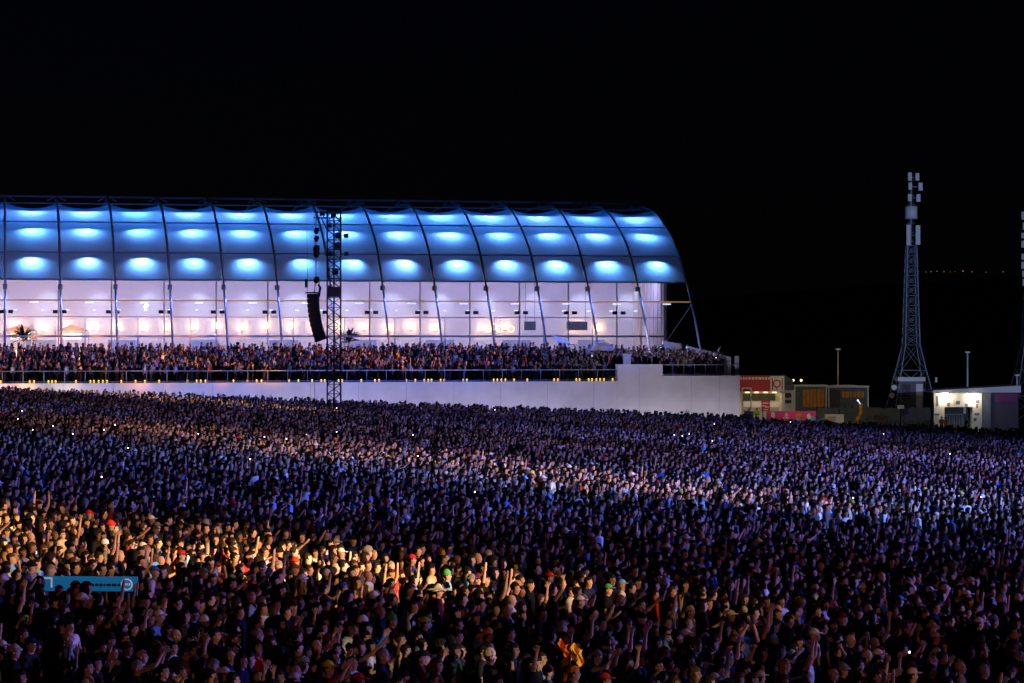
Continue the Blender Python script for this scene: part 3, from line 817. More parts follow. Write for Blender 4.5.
for x, y in allp:
    px, py = visible(x, y)
    if n_ind >= MAX_IND or not (0 <= px <= 1024 and py < 690):
        stuff_pts.append((x, y)); continue
    for _ in range(200):
        hair = random.choices(('short', 'long', 'curly', 'bun', 'ponytail', 'bald', 'cap', 'backcap', 'bucket_hat', 'beanie', 'headscarf'), (34, 22, 6, 6, 8, 4, 5, 3, 2, 2, 1))[0]
        hcol = random.choices(('black', 'dark brown', 'brown', 'blonde', 'grey'), (56, 32, 7, 3, 2))[0]
        hat = random.choice(('black', 'charcoal', 'navy', 'beige', 'grey', 'maroon', 'white'))
        shirt = random.choices(('black', 'charcoal', 'navy', 'grey', 'white', 'light blue', 'red', 'dark green', 'maroon', 'beige', 'blue'), (38, 20, 14, 6, 5, 3, 2, 4, 4, 2, 2))[0]
        sl = random.choices(('short', 'long', 'none'), (60, 22, 18))[0]
        pose = random.choices(list(POSES), (60, 14, 3, 1.5, 2, 2, 5, 5, 1, 5))[0]
        key = (hair, hat if hair in HEADWEAR else hcol if hair != 'bald' else '', shirt, sl, pose)
        if key not in used: break
    used.add(key)
    lm = min(hero_px, key=lambda q: (q[0] - px) ** 2 + (q[1] - py) ** 2)[2]
    hw = HAIRWORD[hair].format(hat if hair in HEADWEAR else hcol)
    tw = {'short': 'T-shirt', 'long': 'long-sleeved top', 'none': 'vest'}[sl]
    label = f"{hw}, {shirt} {tw}, {POSEWORD[pose]}, near {lm}"
    if len(label.split()) > 16:
        label = f"{hw}, {shirt} {'top' if sl == 'long' else tw}, {POSEWORD[pose]}, by {lm.replace('the ', '', 1)}"
    size = random.uniform(0.92, 1.06)
    make_person((x, y, float(G(x))), face_yaw(x, y) + random.gauss(0, 0.3), size, pose, hair, hcol, shirt, sl, label, random.choices(SKINS, (5, 5, 4, 3, 4, 2, 1))[0],
                False, random.random() < 0.5, hat)
    n_ind += 1
print('individuals', n_ind + len(H), 'stuff', len(stuff_pts))

# ------------------------------------------------------------------ the rest of the crowd
stuff_pts = np.array(stuff_pts)
gz = G(stuff_pts[:, 0])
people = [np.column_stack([stuff_pts, gz, np.zeros(len(stuff_pts))])]

# the terrace: five tiers that climb towards the hall
TIERS = [(-15.7, -12.4, 3.2), (-12.4, -9.4, 3.62), (-9.4, -6.4, 4.04), (-6.4, -3.2, 4.46), (-3.2, 0.0, 4.78)]
T_END = 53.2
R_END = 64.5
tp = []
for wa, wb, z in TIERS:
    ww = wa + 0.45
    while ww < wb - 0.1:
        n = int((T_END + 8) / 0.62)
        for q in range(n):
            s = -8 + q * 0.62 + random.uniform(-0.22, 0.22)
            if random.random() < (0.9 if ww < -3 else 0.6) and s < T_END - 0.6:
                p = hall(s, ww + random.uniform(-0.2, 0.2), z); tp.append((p.x, p.y, p.z, 1))
        ww += 0.72
RT = [(-15.7, -12.2, 3.68), (-12.2, -8.2, 3.95), (-8.2, -4.4, 4.25), (-4.4, 0.0, 4.6)]
for wa, wb, z in RT:
    ww = wa + 0.45
    while ww < wb - 0.1:
        for q in range(int(12.0 / 0.66)):
            s = T_END + 0.5 + q * 0.66 + random.uniform(-0.2, 0.2)
            fall = max(0.0, (s - 58.5) / 6)
            if s < R_END - 0.7 and random.random() < 0.92 - 0.3 * fall and ww < -2 - 4 * fall:
                if ww < -12.2 and s < 57.7: continue
                p = hall(s, ww + random.uniform(-0.2, 0.2), z); tp.append((p.x, p.y, p.z, 1))
        ww += 0.72
people.append(np.array(tp))
people = np.concatenate(people)
n = len(people)
var = RNG.choice(len(VARS), n, p=VW)
lod = np.where(people[:, 1] < 72, 0, np.where(people[:, 1] < 125, 1, 2))
yaw = np.arctan2(STAGE.y - people[:, 1], STAGE.x - people[:, 0]) + RNG.normal(0, 0.35, n)
size = RNG.uniform(0.9, 1.1, n)
skin_c = np.array(SKINS)[RNG.choice(len(SKINS), n, p=[.2, .2, .16, .14, .16, .09, .05])] * RNG.uniform(0.85, 1.1, (n, 1))
hair_c = np.array(list(HAIRCOL.values()))[RNG.choice(5, n, p=[.58, .32, .06, .02, .02])]
hats = np.isin(var, [i for i, q in enumerate(VARS) if q[1] in HEADWEAR])
cl = np.array([CLOTH[c] for c in ('black', 'charcoal', 'navy', 'grey', 'white', 'light blue', 'red', 'dark green', 'maroon', 'beige', 'blue', 'yellow', 'orange')])
def pick(m, p):
    p = np.array(p); return cl[RNG.choice(13, m, p=p / p.sum())]
shirt_c = pick(n, [.44, .16, .14, .05, .1, .05, .028, .02, .025, .02, .014, .004, .004])
pl_ = people[:, :2]
by_lane = lane(pl_, (4, 98), (12, 90.5), 1.9) | lane(pl_, (12, 90.5), (24, 81), 2.3)
mk = by_lane & (RNG.uniform(0, 1, n) < 0.5)
shirt_c[mk] = np.array([CLOTH['white'], CLOTH['light blue'], CLOTH['grey']])[RNG.choice(3, mk.sum(), p=[.5, .35, .15])]
hair_c[hats] = pick(hats.sum(), [.2, .12, .1, .12, .2, .04, .06, .03, .03, .06, .02, .01, .01])
leg_c = np.array([(0.01, 0.01, 0.012), (0.02, 0.025, 0.05), (0.05, 0.045, 0.04)])[RNG.choice(3, n)]
cols = np.stack([skin_c, hair_c, shirt_c, leg_c], 1)
VV, TT, CC = [], [], []; base = 0
for vi in range(len(VARS)):
    for li in range(3):
        idx = np.where((var == vi) & (lod == li))[0]
        if not len(idx): continue
        v, t, kc = lib[vi, li]
        c, s = np.cos(yaw[idx]), np.sin(yaw[idx]); sz = size[idx]
        mir = np.where(RNG.uniform(0, 1, len(idx)) < 0.5, -1.0, 1.0)
        lx = v[None, :, 0] * sz[:, None]; ly = v[None, :, 1] * (sz * mir)[:, None]; lz = v[None, :, 2] * sz[:, None]
        W = np.stack([people[idx, 0, None] + lx * c[:, None] - ly * s[:, None], people[idx, 1, None] + lx * s[:, None] + ly * c[:, None], people[idx, 2, None] + lz], 2)
        T = t[None] + (np.arange(len(idx)) * len(v))[:, None, None]
        T[mir < 0] = T[mir < 0][:, :, ::-1]
        VV.append(W.reshape(-1, 3)); TT.append(T.reshape(-1, 3) + base); CC.append(cols[idx][:, kc].reshape(-1, 3)); base += len(idx) * len(v)
VV = np.concatenate(VV); TT = np.concatenate(TT); CC = np.concatenate(CC)
me = np_mesh('crowd', VV, TT)
a = me.attributes.new('own_colour', 'FLOAT_COLOR', 'FACE'); a.data.foreach_set('color', np.column_stack([CC, np.ones(len(CC))]).astype(np.float32).ravel())
o = link_mesh('crowd', me, None, [M['crowd']])
tag(o, 'dense concert crowd filling the dark field and the terrace before the blue hall', 'crowd', None, 'stuff')
print('crowd people', n, 'tris', len(TT))
del VV, TT, CC


def lamp(kind, name, loc, energy, color, target=None, angle=None, blend=1.0, size=0.1, size_y=None, spread=None):
    l = bpy.data.lights.new(name, kind); l.energy = energy; l.color = color
    o = bpy.data.objects.new(name, l); COL.objects.link(o); o.location = loc
    if target is not None:
        o.rotation_euler = (Vector(target) - Vector(loc)).to_track_quat('-Z', 'Y').to_euler()
    if kind == 'SPOT':
        l.spot_size = R(angle); l.spot_blend = blend; l.shadow_soft_size = size
    elif kind == 'AREA':
        l.shape = 'RECTANGLE'; l.size = size; l.size_y = size_y or size
        if spread: l.spread = R(spread)
    elif kind == 'POINT':
        l.shadow_soft_size = size
    return o

# ------------------------------------------------------------------ the terrace
def s_at(px, w):
    p = P0 + D * w; k = (px - 512) / F
    return (k * p.y - p.x) / (U.x - k * U.y)
def z_at(py, s, w):
    return EYE - (py - HOR) / F * hall(s, w, 0).y
P_A, P_B = 53.2, 57.3
tw = empty('terrace_wall', P0, TH)
L0 = -14.0
mb = MB()
mb.box((L0, -16.4, -4), (P_A, -15.95, 3.2))
mb.build('parapet_wall', M['white_wall'], tw)
MB().box((P_A, -16.45, -4), (P_B, -15.6, 4.69)).build('pier', M['white_wall'], tw)
MB().box((P_B, -16.4, -4), (R_END, -15.95, 3.66)).build('parapet_wall', M['white_wall'], tw)
MB().box((R_END - 0.4, -15.95, -4), (R_END, 2.0, 3.66)).build('return_wall', M['white_wall'], tw)
mb = MB()
for q in np.arange(L0 + 2, P_A, 4.2): mb.box((q - 0.025, -16.415, -4), (q + 0.025, -16.402, 3.19))
for q in (60.0, 62.6): mb.box((q - 0.025, -16.415, -4), (q + 0.025, -16.402, 3.65))
mb.box((P_A + 1.95, -16.465, -4), (P_A + 2.0, -16.452, 4.68)); mb.build('joint_strip', mat('wall_joint', (0.5, 0.5, 0.51), 0.8), tw)
mb = MB()
for a, b in ((L0, P_A), (P_B, R_END)):
    z = 3.2 if a == L0 else 3.66
    mb.box((a, -16.47, z), (b, -15.9, z + 0.07))
mb.box((P_A - 0.03, -16.5, 4.69), (P_B + 0.03, -15.55, 4.76))
mb.build('coping', M['white_wall'], tw)
tag(tw, 'long white retaining wall of the terrace, with a taller pier near its right end', 'wall')
mb = MB()
for wa, wb, z in TIERS:
    mb.box((L0, max(wa, -15.94) if wa > -15.5 else -15.94, -3.5), (P_A if wa < -15 else P_A, wb, z - 0.02))
for wa, wb, z in RT:
    mb.box((P_A + 0.002, wa if wa > -15.5 else -15.59, -3.5), (R_END - 0.41, wb, z - 0.02))
mb.box((L0, 0.001, -3.5), (66.6, 40, 4.76))
o = mb.build('terrace_floor', M['deck'], None); o.location = P0; o.rotation_euler = (0, 0, TH); tag(o, kind='structure')

def railing(s0, s1, w, z, h, step, label):
    e = empty('railing', P0, TH)
    MB().tube([(s0, w, z + h), (s1, w, z + h)], 0.045).build('top_rail', M['rail_metal'], e)
    MB().tube([(s0, w, z + 0.12), (s1, w, z + 0.12)], 0.035).build('bottom_rail', M['rail_metal'], e)
    n = max(2, int((s1 - s0) / step)); pm = None
    MB().box((s0, w - 0.008, z + 0.16), (s1, w + 0.008, z + h - 0.06)).build('glass_panel', M['glass'], e)
    pm = MB().box((-0.03, -0.03, 0), (0.03, 0.03, h)).mesh('post'); pm.materials.append(M['rail_metal'])
    for i in range(n + 1):
        o = link_mesh('post', pm, e); o.location = (s0 + (s1 - s0) * i / n, w + 0.045, z)
    tag(e, label, 'railing')
    return e
railing(L0, P_A - 0.05, -16.1, 3.27, 1.02, 1.72, 'long steel and glass railing on top of the lower white wall')
rr = railing(P_B + 0.05, R_END - 0.05, -16.1, 3.73, 0.98, 1.0, 'short steel and glass railing on the right section of the white wall')
MB().box((R_END - 0.35, -16.06, 3.74), (R_END + 0.02, -15.98, 5.5)).build('end_screen', M['white_panel'], rr)
railing(47.5, P_A - 0.1, -12.5, 3.62, 1.05, 1.1, 'short upper railing on the terrace just left of the white pier')

# small amber lamps on the deck behind the railing
lm = MB().tube([(0, 0, 0), (0, 0, 0.1)], 0.05, 8).mesh('lamp_base'); lm.materials.append(M['dark_metal'])
lg = MB().ball((0, 0, 0.21), (0.085, 0.085, 0.13), 8, 6).mesh('lamp_glass'); lg.materials.append(M['lamp_amber'])
s = -1.5
while s < 52.5:
    s += random.choice((0.3, 0.35, 0.4, 0.8, 1.2, 1.7, 2.4))
    p = hall(s, -15.72 + random.uniform(-0.05, 0.1), 3.19)
    e = empty('deck_lamp', p); link_mesh('lamp_base', lm, e); link_mesh('lamp_glass', lg, e)
    tag(e, 'small amber lamp on the terrace deck behind the foot of the long railing', 'lamp', 'amber lamps along the railing')

# white pillar, parasol, hut and stair parapets on the terrace
pz = empty('gate_pillar', hall(s_at(627, -15.3), -15.3, 4.0), TH)
MB().box((-0.3, -0.25, -0.3), (0.3, 0.25, 1.6)).build('shaft', M['white_wall'], pz); MB().box((-0.36, -0.31, 1.6), (0.36, 0.31, 1.7)).build('pillar_cap', M['white_wall'], pz)
tag(pz, 'white square pillar standing on the terrace behind the pier', 'pillar')
pp = hall(s_at(602, -7), -7, 4.04); e = empty('parasol', pp, TH)
MB().tube([(0, 0, 0), (0, 0, 2.7)], 0.03).build('pole', M['grey_metal'], e)
mb = MB(); NS = 10
rings = [(0.02, 2.75), (0.55, 2.6), (0.95, 2.3), (1.15, 1.9)]
for (r0, z0), (r1, z1) in zip(rings[:-1], rings[1:]):
    for k in range(NS):
        a0, a1 = 2 * math.pi * k / NS, 2 * math.pi * (k + 1) / NS
        mb.poly([(r0 * math.cos(a0), r0 * math.sin(a0), z0), (r1 * math.cos(a0), r1 * math.sin(a0), z1), (r1 * math.cos(a1), r1 * math.sin(a1), z1), (r0 * math.cos(a1), r0 * math.sin(a1), z0)])
mb.build('canopy', M['white_panel'], e); tag(e, 'round white parasol above heads on the terrace', 'parasol')
pp = hall(s_at(566, -2.2), -2.2, 4.46); e = empty('bar_hut', pp, TH)
MB().box((-1.0, -0.5, 0), (1.0, 0.7, 1.1)).build('counter', M['white_panel'], e)
mb = MB(); mb.poly([(-1.1, -0.7, 2.3), (1.1, -0.7, 2.0), (1.1, 0.9, 2.0), (-1.1, 0.9, 3.0)]); mb.poly([(-1.1, -0.7, 2.25), (-1.1, 0.9, 2.95), (1.1, 0.9, 1.95), (1.1, -0.7, 1.95)])
mb.poly([(-1.1, -0.7, 2.3), (-1.1, -0.7, 2.25), (1.1, -0.7, 1.95), (1.1, -0.7, 2.0)]); mb.build('roof', M['white_panel'], e)
mb = MB()
for x in (-0.95, 0.95): mb.tube([(x, 0.6, 0), (x, 0.6, 2.1)], 0.04)
mb.build('post', M['grey_metal'], e); tag(e, 'white bar hut with sloping roof before the glass of the hall', 'hut')
for k, (pa, pb, ya, yb, w, lab) in enumerate(((663, 682, 341, 344, -1.6, 'tallest white sloped parapet beside the last window of the hall'), (687, 713, 346, 352, -3.2, 'middle white sloped parapet around the foot of the last arch'),
                                     (714, 731, 353, 357, -5.0, 'lowest white sloped parapet at the right end of the terrace'))):
    s0, s1 = s_at(pa, w), s_at(pb, w)
    z0, z1 = z_at(ya, s0, w), z_at(yb, s1, w)
    mb = MB(); zb = 3.0; t = 0.25
    v = [(s0, w, zb), (s1, w, zb), (s1, w, z1), (s0, w, z0)]; v2 = [(a, b + t, c) for a, b, c in v]
    mb.poly(v); mb.poly(v2[::-1]); mb.poly([v[3], v[2], v2[2], v2[3]]); mb.poly([v[0], v[3], v2[3], v2[0]]); mb.poly([v[1], v2[1], v2[2], v[2]])
    o = mb.build('stair_parapet', M['white_wall']); o.location = P0; o.rotation_euler = (0, 0, TH); tag(o, lab, 'wall')

def palm(loc, h, n, spread, label, group=None, leafm='leaf'):
    e = empty('potted_plant', loc, random.uniform(0, 6))
    MB().tube([(0, 0, 0), (0, 0, 0.45)], 0.2, 10, 0.28).build('pot', M['white_panel'], e)
    MB().tube([(0, 0, 0.4), (0.03, 0, h * 0.5)], 0.04, 6, 0.025).build('stem', M['bark'], e)
    mb = MB()
    for k in range(n):
        a = random.uniform(0, 6.28); el = random.uniform(0.2, 1.3); L = spread * random.uniform(0.7, 1.2)
        d = Vector((math.cos(a) * math.cos(el), math.sin(a) * math.cos(el), math.sin(el))); sd = Vector((-math.sin(a), math.cos(a), 0))
        p = Vector((0.03, 0, h * random.uniform(0.4, 0.55)))
        for q in range(6):
            p2 = p + d * L / 6; w0 = 0.13 * math.sin(math.pi * (q + 0.15) / 6.3); w1 = 0.13 * math.sin(math.pi * (q + 1.15) / 6.3)
            for sg in (-1, 1):
                mb.poly([p, p + sd * w0 * sg - Vector((0, 0, w0 * 0.5)), p2 + sd * w1 * sg - Vector((0, 0, w1 * 0.5)), p2])
            p = p2; d = (d - Vector((0, 0, 0.17))).normalized()
    mb.build('leaves', M[leafm], e)
    tag(e, label, 'plant', group)
for px, w, h, lab in ((654, -1.0, 2.6, 'dark palm in a pot beside the last white window bay'), (684, -2.6, 2.3, 'dark palm in a pot between two white stair parapets'), (716, -4.2, 2.0, 'small dark palm at the right end of the terrace')):
    s = s_at(px, w); palm(hall(s, w, z_at(347 if px < 700 else 352, s, w) - h * 0.75), h, 26, 1.2, lab)
for n_ in (1, 2, 3, 4, 7, 9):
    s = n_ * BAY + 0.3; palm(hall(s, -0.9, 4.5), 2.6, 34, 0.9, 'leafy potted plant at the foot of a hall arch behind the terrace crowd', 'potted plants at the arch feet')

lamp('SPOT', 'terrace_end_fill', hall(58, 2.5, 11.5), 5200, (0.8, 0.74, 1.0), hall(61.5, -5.5, 4.6), 75, 0.9, 0.2)  # added spot without a fixture, brightening the pale stair parapets

# ------------------------------------------------------------------ the arched hall
hl = empty('arched_hall', P0, TH)
tag(hl, 'long arched hall with a blue lit fabric roof over glowing lavender windows', 'hall')
KP = [(-0.6, 4.75), (0, 5.9), (2.2, 9.3), (4.76, 12.56), (7.2, 15.2), (9.6, 16.95), (12.2, 18.28), (15.0, 19.55), (17.9, 20.38), (21.5, 20.85), (25, 20.98), (27.5, 21.0)]
def catmull(pts, n):
    out = []
    P = [Vector(p) for p in pts]; P = [P[0] * 2 - P[1]] + P + [P[-1] + Vector((P[-1].x - P[-2].x, 0))]
    for i in range(1, len(P) - 2):
        for q in range(n):
            t = q / n; a, b, c, d = P[i - 1:i + 3]
            out.append(0.5 * ((2 * b) + (c - a) * t + (2 * a - 5 * b + 4 * c - d) * t * t + (3 * b - a - 3 * c + d) * t ** 3))
    out.append(P[-2]); return out
PR = catmull(KP, 6)
PW = np.array([p.x for p in PR]); PZ = np.array([p.y for p in PR])
def prof_z(w): return float(np.interp(w, PW, PZ))
def prof_n(w):
    d = Vector((0.4, prof_z(w + 0.2) - prof_z(w - 0.2))).normalized()
    return Vector((d.y, -d.x))          # inward
half = [(p.x, p.y) for p in PR]
full = half + [(55 - a, b) for a, b in half[::-1][1:]]
am = MB().tube([(0, a, b) for a, b in full], 0.105, 8)
me_arch = am.mesh('arch'); me_arch.materials.append(M['arch_metal'])
NA = range(-2, NB + 1)
for n_ in NA:
    o = link_mesh('arch', me_arch, hl); o.location = (n_ * BAY, 0, 0)
SA, SB = -2 * BAY, NB * BAY
for w in (4.76, 7.2, 12.2, 17.9):
    MB().tube([(SA, w, prof_z(w)), (SB, w, prof_z(w))], 0.07, 8).build('purlin', M['arch_metal'], hl)
MB().tube([(SA, 3.35, 10.62), (SB, 3.35, 10.62)], 0.065, 8).build('tie_beam', M['glow_beam'], hl)
mb = MB(); zr = 21.46
mb.tube([(SA, 25, zr), (SB, 25, zr)], 0.11, 8)
mb.build('ridge_tube', M['arch_metal'], hl)
mbs = MB()
for i in (-0.9, 0.9): mbs.tube([(i, 22.5, prof_z(22.5)), (0, 25, 0 + zr)], 0.06, 6)
mbs.tube([(0, 27.5, 21.0), (0, 25, zr)], 0.06, 6)
me_s = mbs.mesh('ridge_strut'); me_s.materials.append(M['arch_metal'])
for n_ in NA:
    o = link_mesh('ridge_strut', me_s, hl); o.location = (n_ * BAY, 0, 0)

ROWS = [(4.76, 7.2, 0.12, 0.22), (7.2, 12.2, 0.22, 0.3), (12.2, 17.9, 0.3, 0.5)]
fx = MB().box((-0.55, -0.09, -0.06), (0.55, 0.09, 0.06)).mesh('strip_light'); fx.materials.append(M['dark_metal'])
rows_me = []
for wa, wb, sa, sb in ROWS:
    mb = MB(); nu, nv = 18, 10
    gp = []
    for j in range(nv + 1):
        t = j / nv; w = wa + (wb - wa) * t; sag = sa + (sb - sa) * t; nn = prof_n(w)
        # the cloth is pulled tight on the purlins as well, so it belly-sags most in mid panel
        row = []
        for i in range(nu + 1):
            u = i / nu; d = sag * math.sin(math.pi * u) ** 0.8 + 0.03
            row.append((0.12 + u * (BAY - 0.24), w + nn.x * d, prof_z(w) + nn.y * d))
        gp.append(row)
    for j in range(nv):
        for i in range(nu):
            mb.poly([gp[j][i], gp[j][i + 1], gp[j + 1][i + 1], gp[j + 1][i]], True)
    me = mb.mesh('membrane_panel')
    # weld
    import bmesh
    bm = bmesh.new(); bm.from_mesh(me); bmesh.ops.remove_doubles(bm, verts=bm.verts, dist=1e-4); bm.to_mesh(me); bm.free()
    me.materials.append(M['membrane']); rows_me.append(me)

for n_ in range(-2, NB):
    for k, (wa, wb, sa, sb) in enumerate(ROWS):
        o = link_mesh('membrane_panel', rows_me[k], hl); o.location = (n_ * BAY, 0, 0)
        wt = wb - 0.1; nn = prof_n(wt)
        f = link_mesh('strip_light', fx, o)
        wl = wa + (wb - wa) * (0.9, 0.9, 0.88)[k]; nl = prof_n(wl); sg = (sa + (sb - sa) * 0.9)
        f.location = (BAY / 2, wl + nl.x * (0.25 + sg), prof_z(wl) + nl.y * (0.25 + sg))
        # the strip light throws its blue light on the cloth below it
        wc = wa + (wb - wa) * (0.86, 0.84, 0.74)[k]; nc = prof_n(wc); off = (0.95, 1.15, 1.3)[k] + sg
        wt2 = wa + (wb - wa) * (0.62, 0.66, 0.5)[k]
        src = hall(n_ * BAY + BAY / 2, wc + nc.x * off, prof_z(wc) + nc.y * off)
        tgt = hall(n_ * BAY + BAY / 2, wt2 + prof_n(wt2).x * sg, prof_z(wt2) + prof_n(wt2).y * sg)
        lo_ = lamp('SPOT', 'roof_strip_glow', src + Vector((random.uniform(-0.2, 0.2), 0, random.uniform(-0.1, 0.1))), MEMB_W[k] * random.uniform(0.75, 1.2), (random.uniform(0.17, 0.23), 0.45, 1.0), tgt + Vector((random.uniform(-0.15, 0.15), 0, 0)), 122, 0.95, 0.1)
        lo_.scale = (1.0, 0.62, 1.0)

mb = MB()
back = [(17.9 + 0.6, 19.6)] + [(a + 0.2 if a < 27 else a, b - 1.1) for a, b in full if a > 19 and b > 7] + [(54, 4.8)]
for (a, b), (c, d) in zip(back[:-1], back[1:]):
    mb.poly([(SA, a, b), (SB, a, b), (SB, c, d), (SA, c, d)], True)
mb.build('roof_cloth', M['membrane'], hl)

# glazed front, one window per bay
GW, GZ = 12.7, 13.7
fr = MB()
fr.box((-0.055, -0.09, 4.76), (0.055, 0.09, GZ))
for z in (7.28, 9.15):
    fr.box((0.06, -0.05, z - 0.04), (BAY - 0.06, 0.05, z + 0.04))
fr.box((0.06, -0.08, 7.17), (BAY - 0.06, -0.052, 7.37))
fr.box((BAY / 2 - 0.03, -0.045, 7.38), (BAY / 2 + 0.03, 0.045, 9.1)); fr.box((BAY / 2 - 0.06, -0.045, 4.76), (BAY / 2 + 0.06, 0.045, 7.21))
fr.box((0.09, -0.05, 4.76), (BAY - 0.09, 0.05, 4.86))
frm = fr.mesh('window_frame'); frm.materials.append(M['white_panel'])
pn = MB().box((0.1, -0.012, 4.8), (BAY - 0.1, 0.012, GZ)).mesh('pane'); pn.materials.append(M['glass'])
spk = MB().box((-0.65, -0.2, 9.47), (-0.2, 0.15, 9.8)).box((0.2, -0.2, 9.47), (0.65, 0.15, 9.8)).mesh('loudspeaker'); spk.materials.append(M['black_plastic'])
pl = MB().box((-0.4, -0.05, -0.05), (0.4, 0.05, 0.05)).mesh('tube_light'); pl.materials.append(M['lamp_cool'])
ped = MB().box((-0.16, -0.16, -0.06), (0.16, 0.16, 0.06)).mesh('ceiling_light'); ped.materials.append(M['lamp_cool'])
WL = MB().box((-0.14, -0.1, -0.35), (0.14, 0.1, 0.35)).mesh('wall_lamp'); WL.materials.append(M['lamp_warm'])
ef = MB().box((-0.2, -0.25, -0.35), (0.2, 0.2, 0.1)).tube([(0, 0.1, 0.05), (0, 0.1, 0.35)], 0.05, 6).mesh('eave_flood'); ef.materials.append(M['black_plastic'])
BW = 25.0
for n_ in range(-2, NB):
    wdw = link_mesh('window', frm, hl); wdw.location = (n_ * BAY, GW, 0)
    link_mesh('pane', pn, wdw)
    o = link_mesh('loudspeaker', spk, hl); o.location = (n_ * BAY + 0.1, GW - 0.45, 0)
    o = link_mesh('tube_light', pl, hl); o.location = (n_ * BAY + BAY * 0.52, 3.35, 10.4)
    for q in (0.2, 0.72):
        o = link_mesh('ceiling_light', ped, hl); o.location = (n_ * BAY + BAY * q, 19.0, 9.9)
    o = link_mesh('eave_flood', ef, hl); o.location = (n_ * BAY, 4.5, prof_z(4.5) - 0.25)
    lamp('SPOT', 'eave_flood_glow', hall(n_ * BAY + 0.5, 3.6, prof_z(4.5) - 0.5), EAVE_W, (0.14, 0.22, 1.0), hall(n_ * BAY + 0.5, -7, 5.0), 100, 0.8, 0.15)
    lamp('POINT', 'roof_blue_fill', hall((n_ + 0.5) * BAY, 14.5, 15.6), FILL_W, (0.03, 0.24, 1.0), size=0.3)  # added point lights without fixtures, raising the blue of the roof cloth
    lamp('AREA', 'hall_ceiling_light', hall((n_ + 0.5) * BAY, 14.4, 13.2), IN_W, (0.5, 0.48, 1.0), hall((n_ + 0.5) * BAY, BW, 8.4), size=3.0, size_y=0.5)
    lamp('SPOT', 'hall_wall_wash', hall((n_ + 0.85) * BAY, 22.6, 13.2), WASH_W, (0.6, 0.7, 1.0), hall((n_ + 0.85) * BAY, BW, 9.5), 62, 0.8, 0.1)
    lamp('POINT', 'low_warm_fill', hall((n_ + 0.4) * BAY, 21.5, 6.2), 32, (1.0, 0.5, 0.36), size=0.4)  # warm fill added in each bay, not tied to any bar
    for q in (0.22, 0.74):
        if n_ >= 9 and (n_ + int(q * 2)) % 2: continue
        o = link_mesh('wall_lamp', WL, hl); zz = 8.3 + random.uniform(-0.1, 0.1); o.location = ((n_ + q) * BAY, BW - 0.12, zz)
        lamp('POINT', 'wall_lamp_glow', hall((n_ + q) * BAY, BW - 0.55, zz), SCONCE_W, (1.0, 0.6, 0.25), size=0.12)
o = link_mesh('window', MB().box((-0.14, -0.1, 4.76), (0.14, 0.1, GZ)).mesh('end_post'), hl, [M['white_panel']]); o.location = (NB * BAY, GW, 0); o.name = 'end_post'
MB().box((SA, BW, 4.7), (SB, BW + 0.2, 13.9)).build('back_wall', M['interior_white'], hl)
mb = MB().box((SB - 0.1, GW + 0.12, 4.7), (SB + 0.1, BW - 0.002, 13.9))
for k in range(8): mb.box((SB - 0.16, GW + 0.9 + k * 1.5, 4.75), (SB - 0.102, GW + 1.0 + k * 1.5, 13.6))
mb.build('side_wall', M['interior_white'], hl)
MB().box((SA, GW + 0.1, 13.75), (SB - 0.11, BW - 0.003, 13.85)).build('ceiling', M['interior_white'], hl)
mb = MB()
for k in range(9): mb.box((SA + 4 + k * 8.2, BW - 0.06, 4.76), (SA + 7 + k * 8.2, BW - 0.003, 6.9))
mb.build('inner_door', M['pale_door'], hl)
rg = MB().torus((0, 0, 0), 0.3, 0.055, 'y', 18, 6).mesh('ring_lamp'); rg.materials.append(M['lam_ring'])
for k, (px, py) in enumerate(((488, 329), (493.5, 326.5), (499.5, 329), (505, 326), (511, 329))):
    w = 20.0; s = s_at(px, w); o = link_mesh('ring_lamp', rg, hl); o.location = (s, w, z_at(py, s, w))
MB().tube([(SB, 3.2, 10.3), (SB, GW - 0.2, 6.6)], 0.045, 6).build('brace_rod', M['arch_metal'], hl)

# things seen inside through the glass
def inside(px, w): return s_at(px, w)
s = inside(24, 16); palm(hall(s, 16, 4.78), 4.8, 60, 1.5, 'dark spreading indoor tree behind the leftmost windows')
s = inside(349, 16); palm(hall(s, 16, 4.78), 4.4, 40, 1.3, 'indoor tree behind the window right of the lattice tower', leafm='bark')
for px, lab in ((72, 'warm lit bar canopy behind the second window bay'), (20, 'small warm lit bar behind the leftmost windows')):
    s = inside(px, 20); e = empty('bar_canopy', hall(s, 20, 4.78), TH)
    mb = MB()
    for a in (-1, 1): mb.poly([(0, 0, 3.7), (a * 1.7, -0.8, 3.0), (a * 1.7, 0.8, 3.0)]) ; mb.poly([(0, 0, 3.7), (-1.7, a * 0.8, 3.0), (1.7, a * 0.8, 3.0)])
    mb.build('canopy', M['peach'], e); lamp('POINT', 'bar_lamp', hall(s, 18.4, 8.0), 120, (1.0, 0.5, 0.2), size=0.3); MB().box((-1.2, -0.6, 0), (1.2, 0.6, 1.1)).box((-0.9, -0.4, 2.2), (0.9, 0.4, 2.8)).build('counter', M['lamp_warm'], e)  # counter given lamp glow to stand in for warm bar light
    mb = MB()
    for a in (-1.6, 1.6): mb.tube([(a, 0, 0), (a, 0, 3.05)], 0.04)
    mb.build('post', M['grey_metal'], e); tag(e, lab, 'bar')
for px, lab in ((530, 'grey screen hanging behind the window right of the gold rings'), (577, 'wide grey screen hanging behind the window above the white hut')):
    s = inside(px, 18); e = empty('hanging_screen', hall(s, 18, 7.6), TH); k = 0.6 if px == 530 else 1.1
    MB().box((-k, -0.05, 0.3), (k, 0.05, 1.2)).build('screen', M['grey_clad'], e); MB().tube([(-k * 0.8, 0, 1.2), (-k * 0.8, 0, 6)], 0.02, 6).tube([(k * 0.8, 0, 1.2), (k * 0.8, 0, 6)], 0.02, 6).build('cable', M['dark_metal'], e)
    tag(e, lab, 'screen')

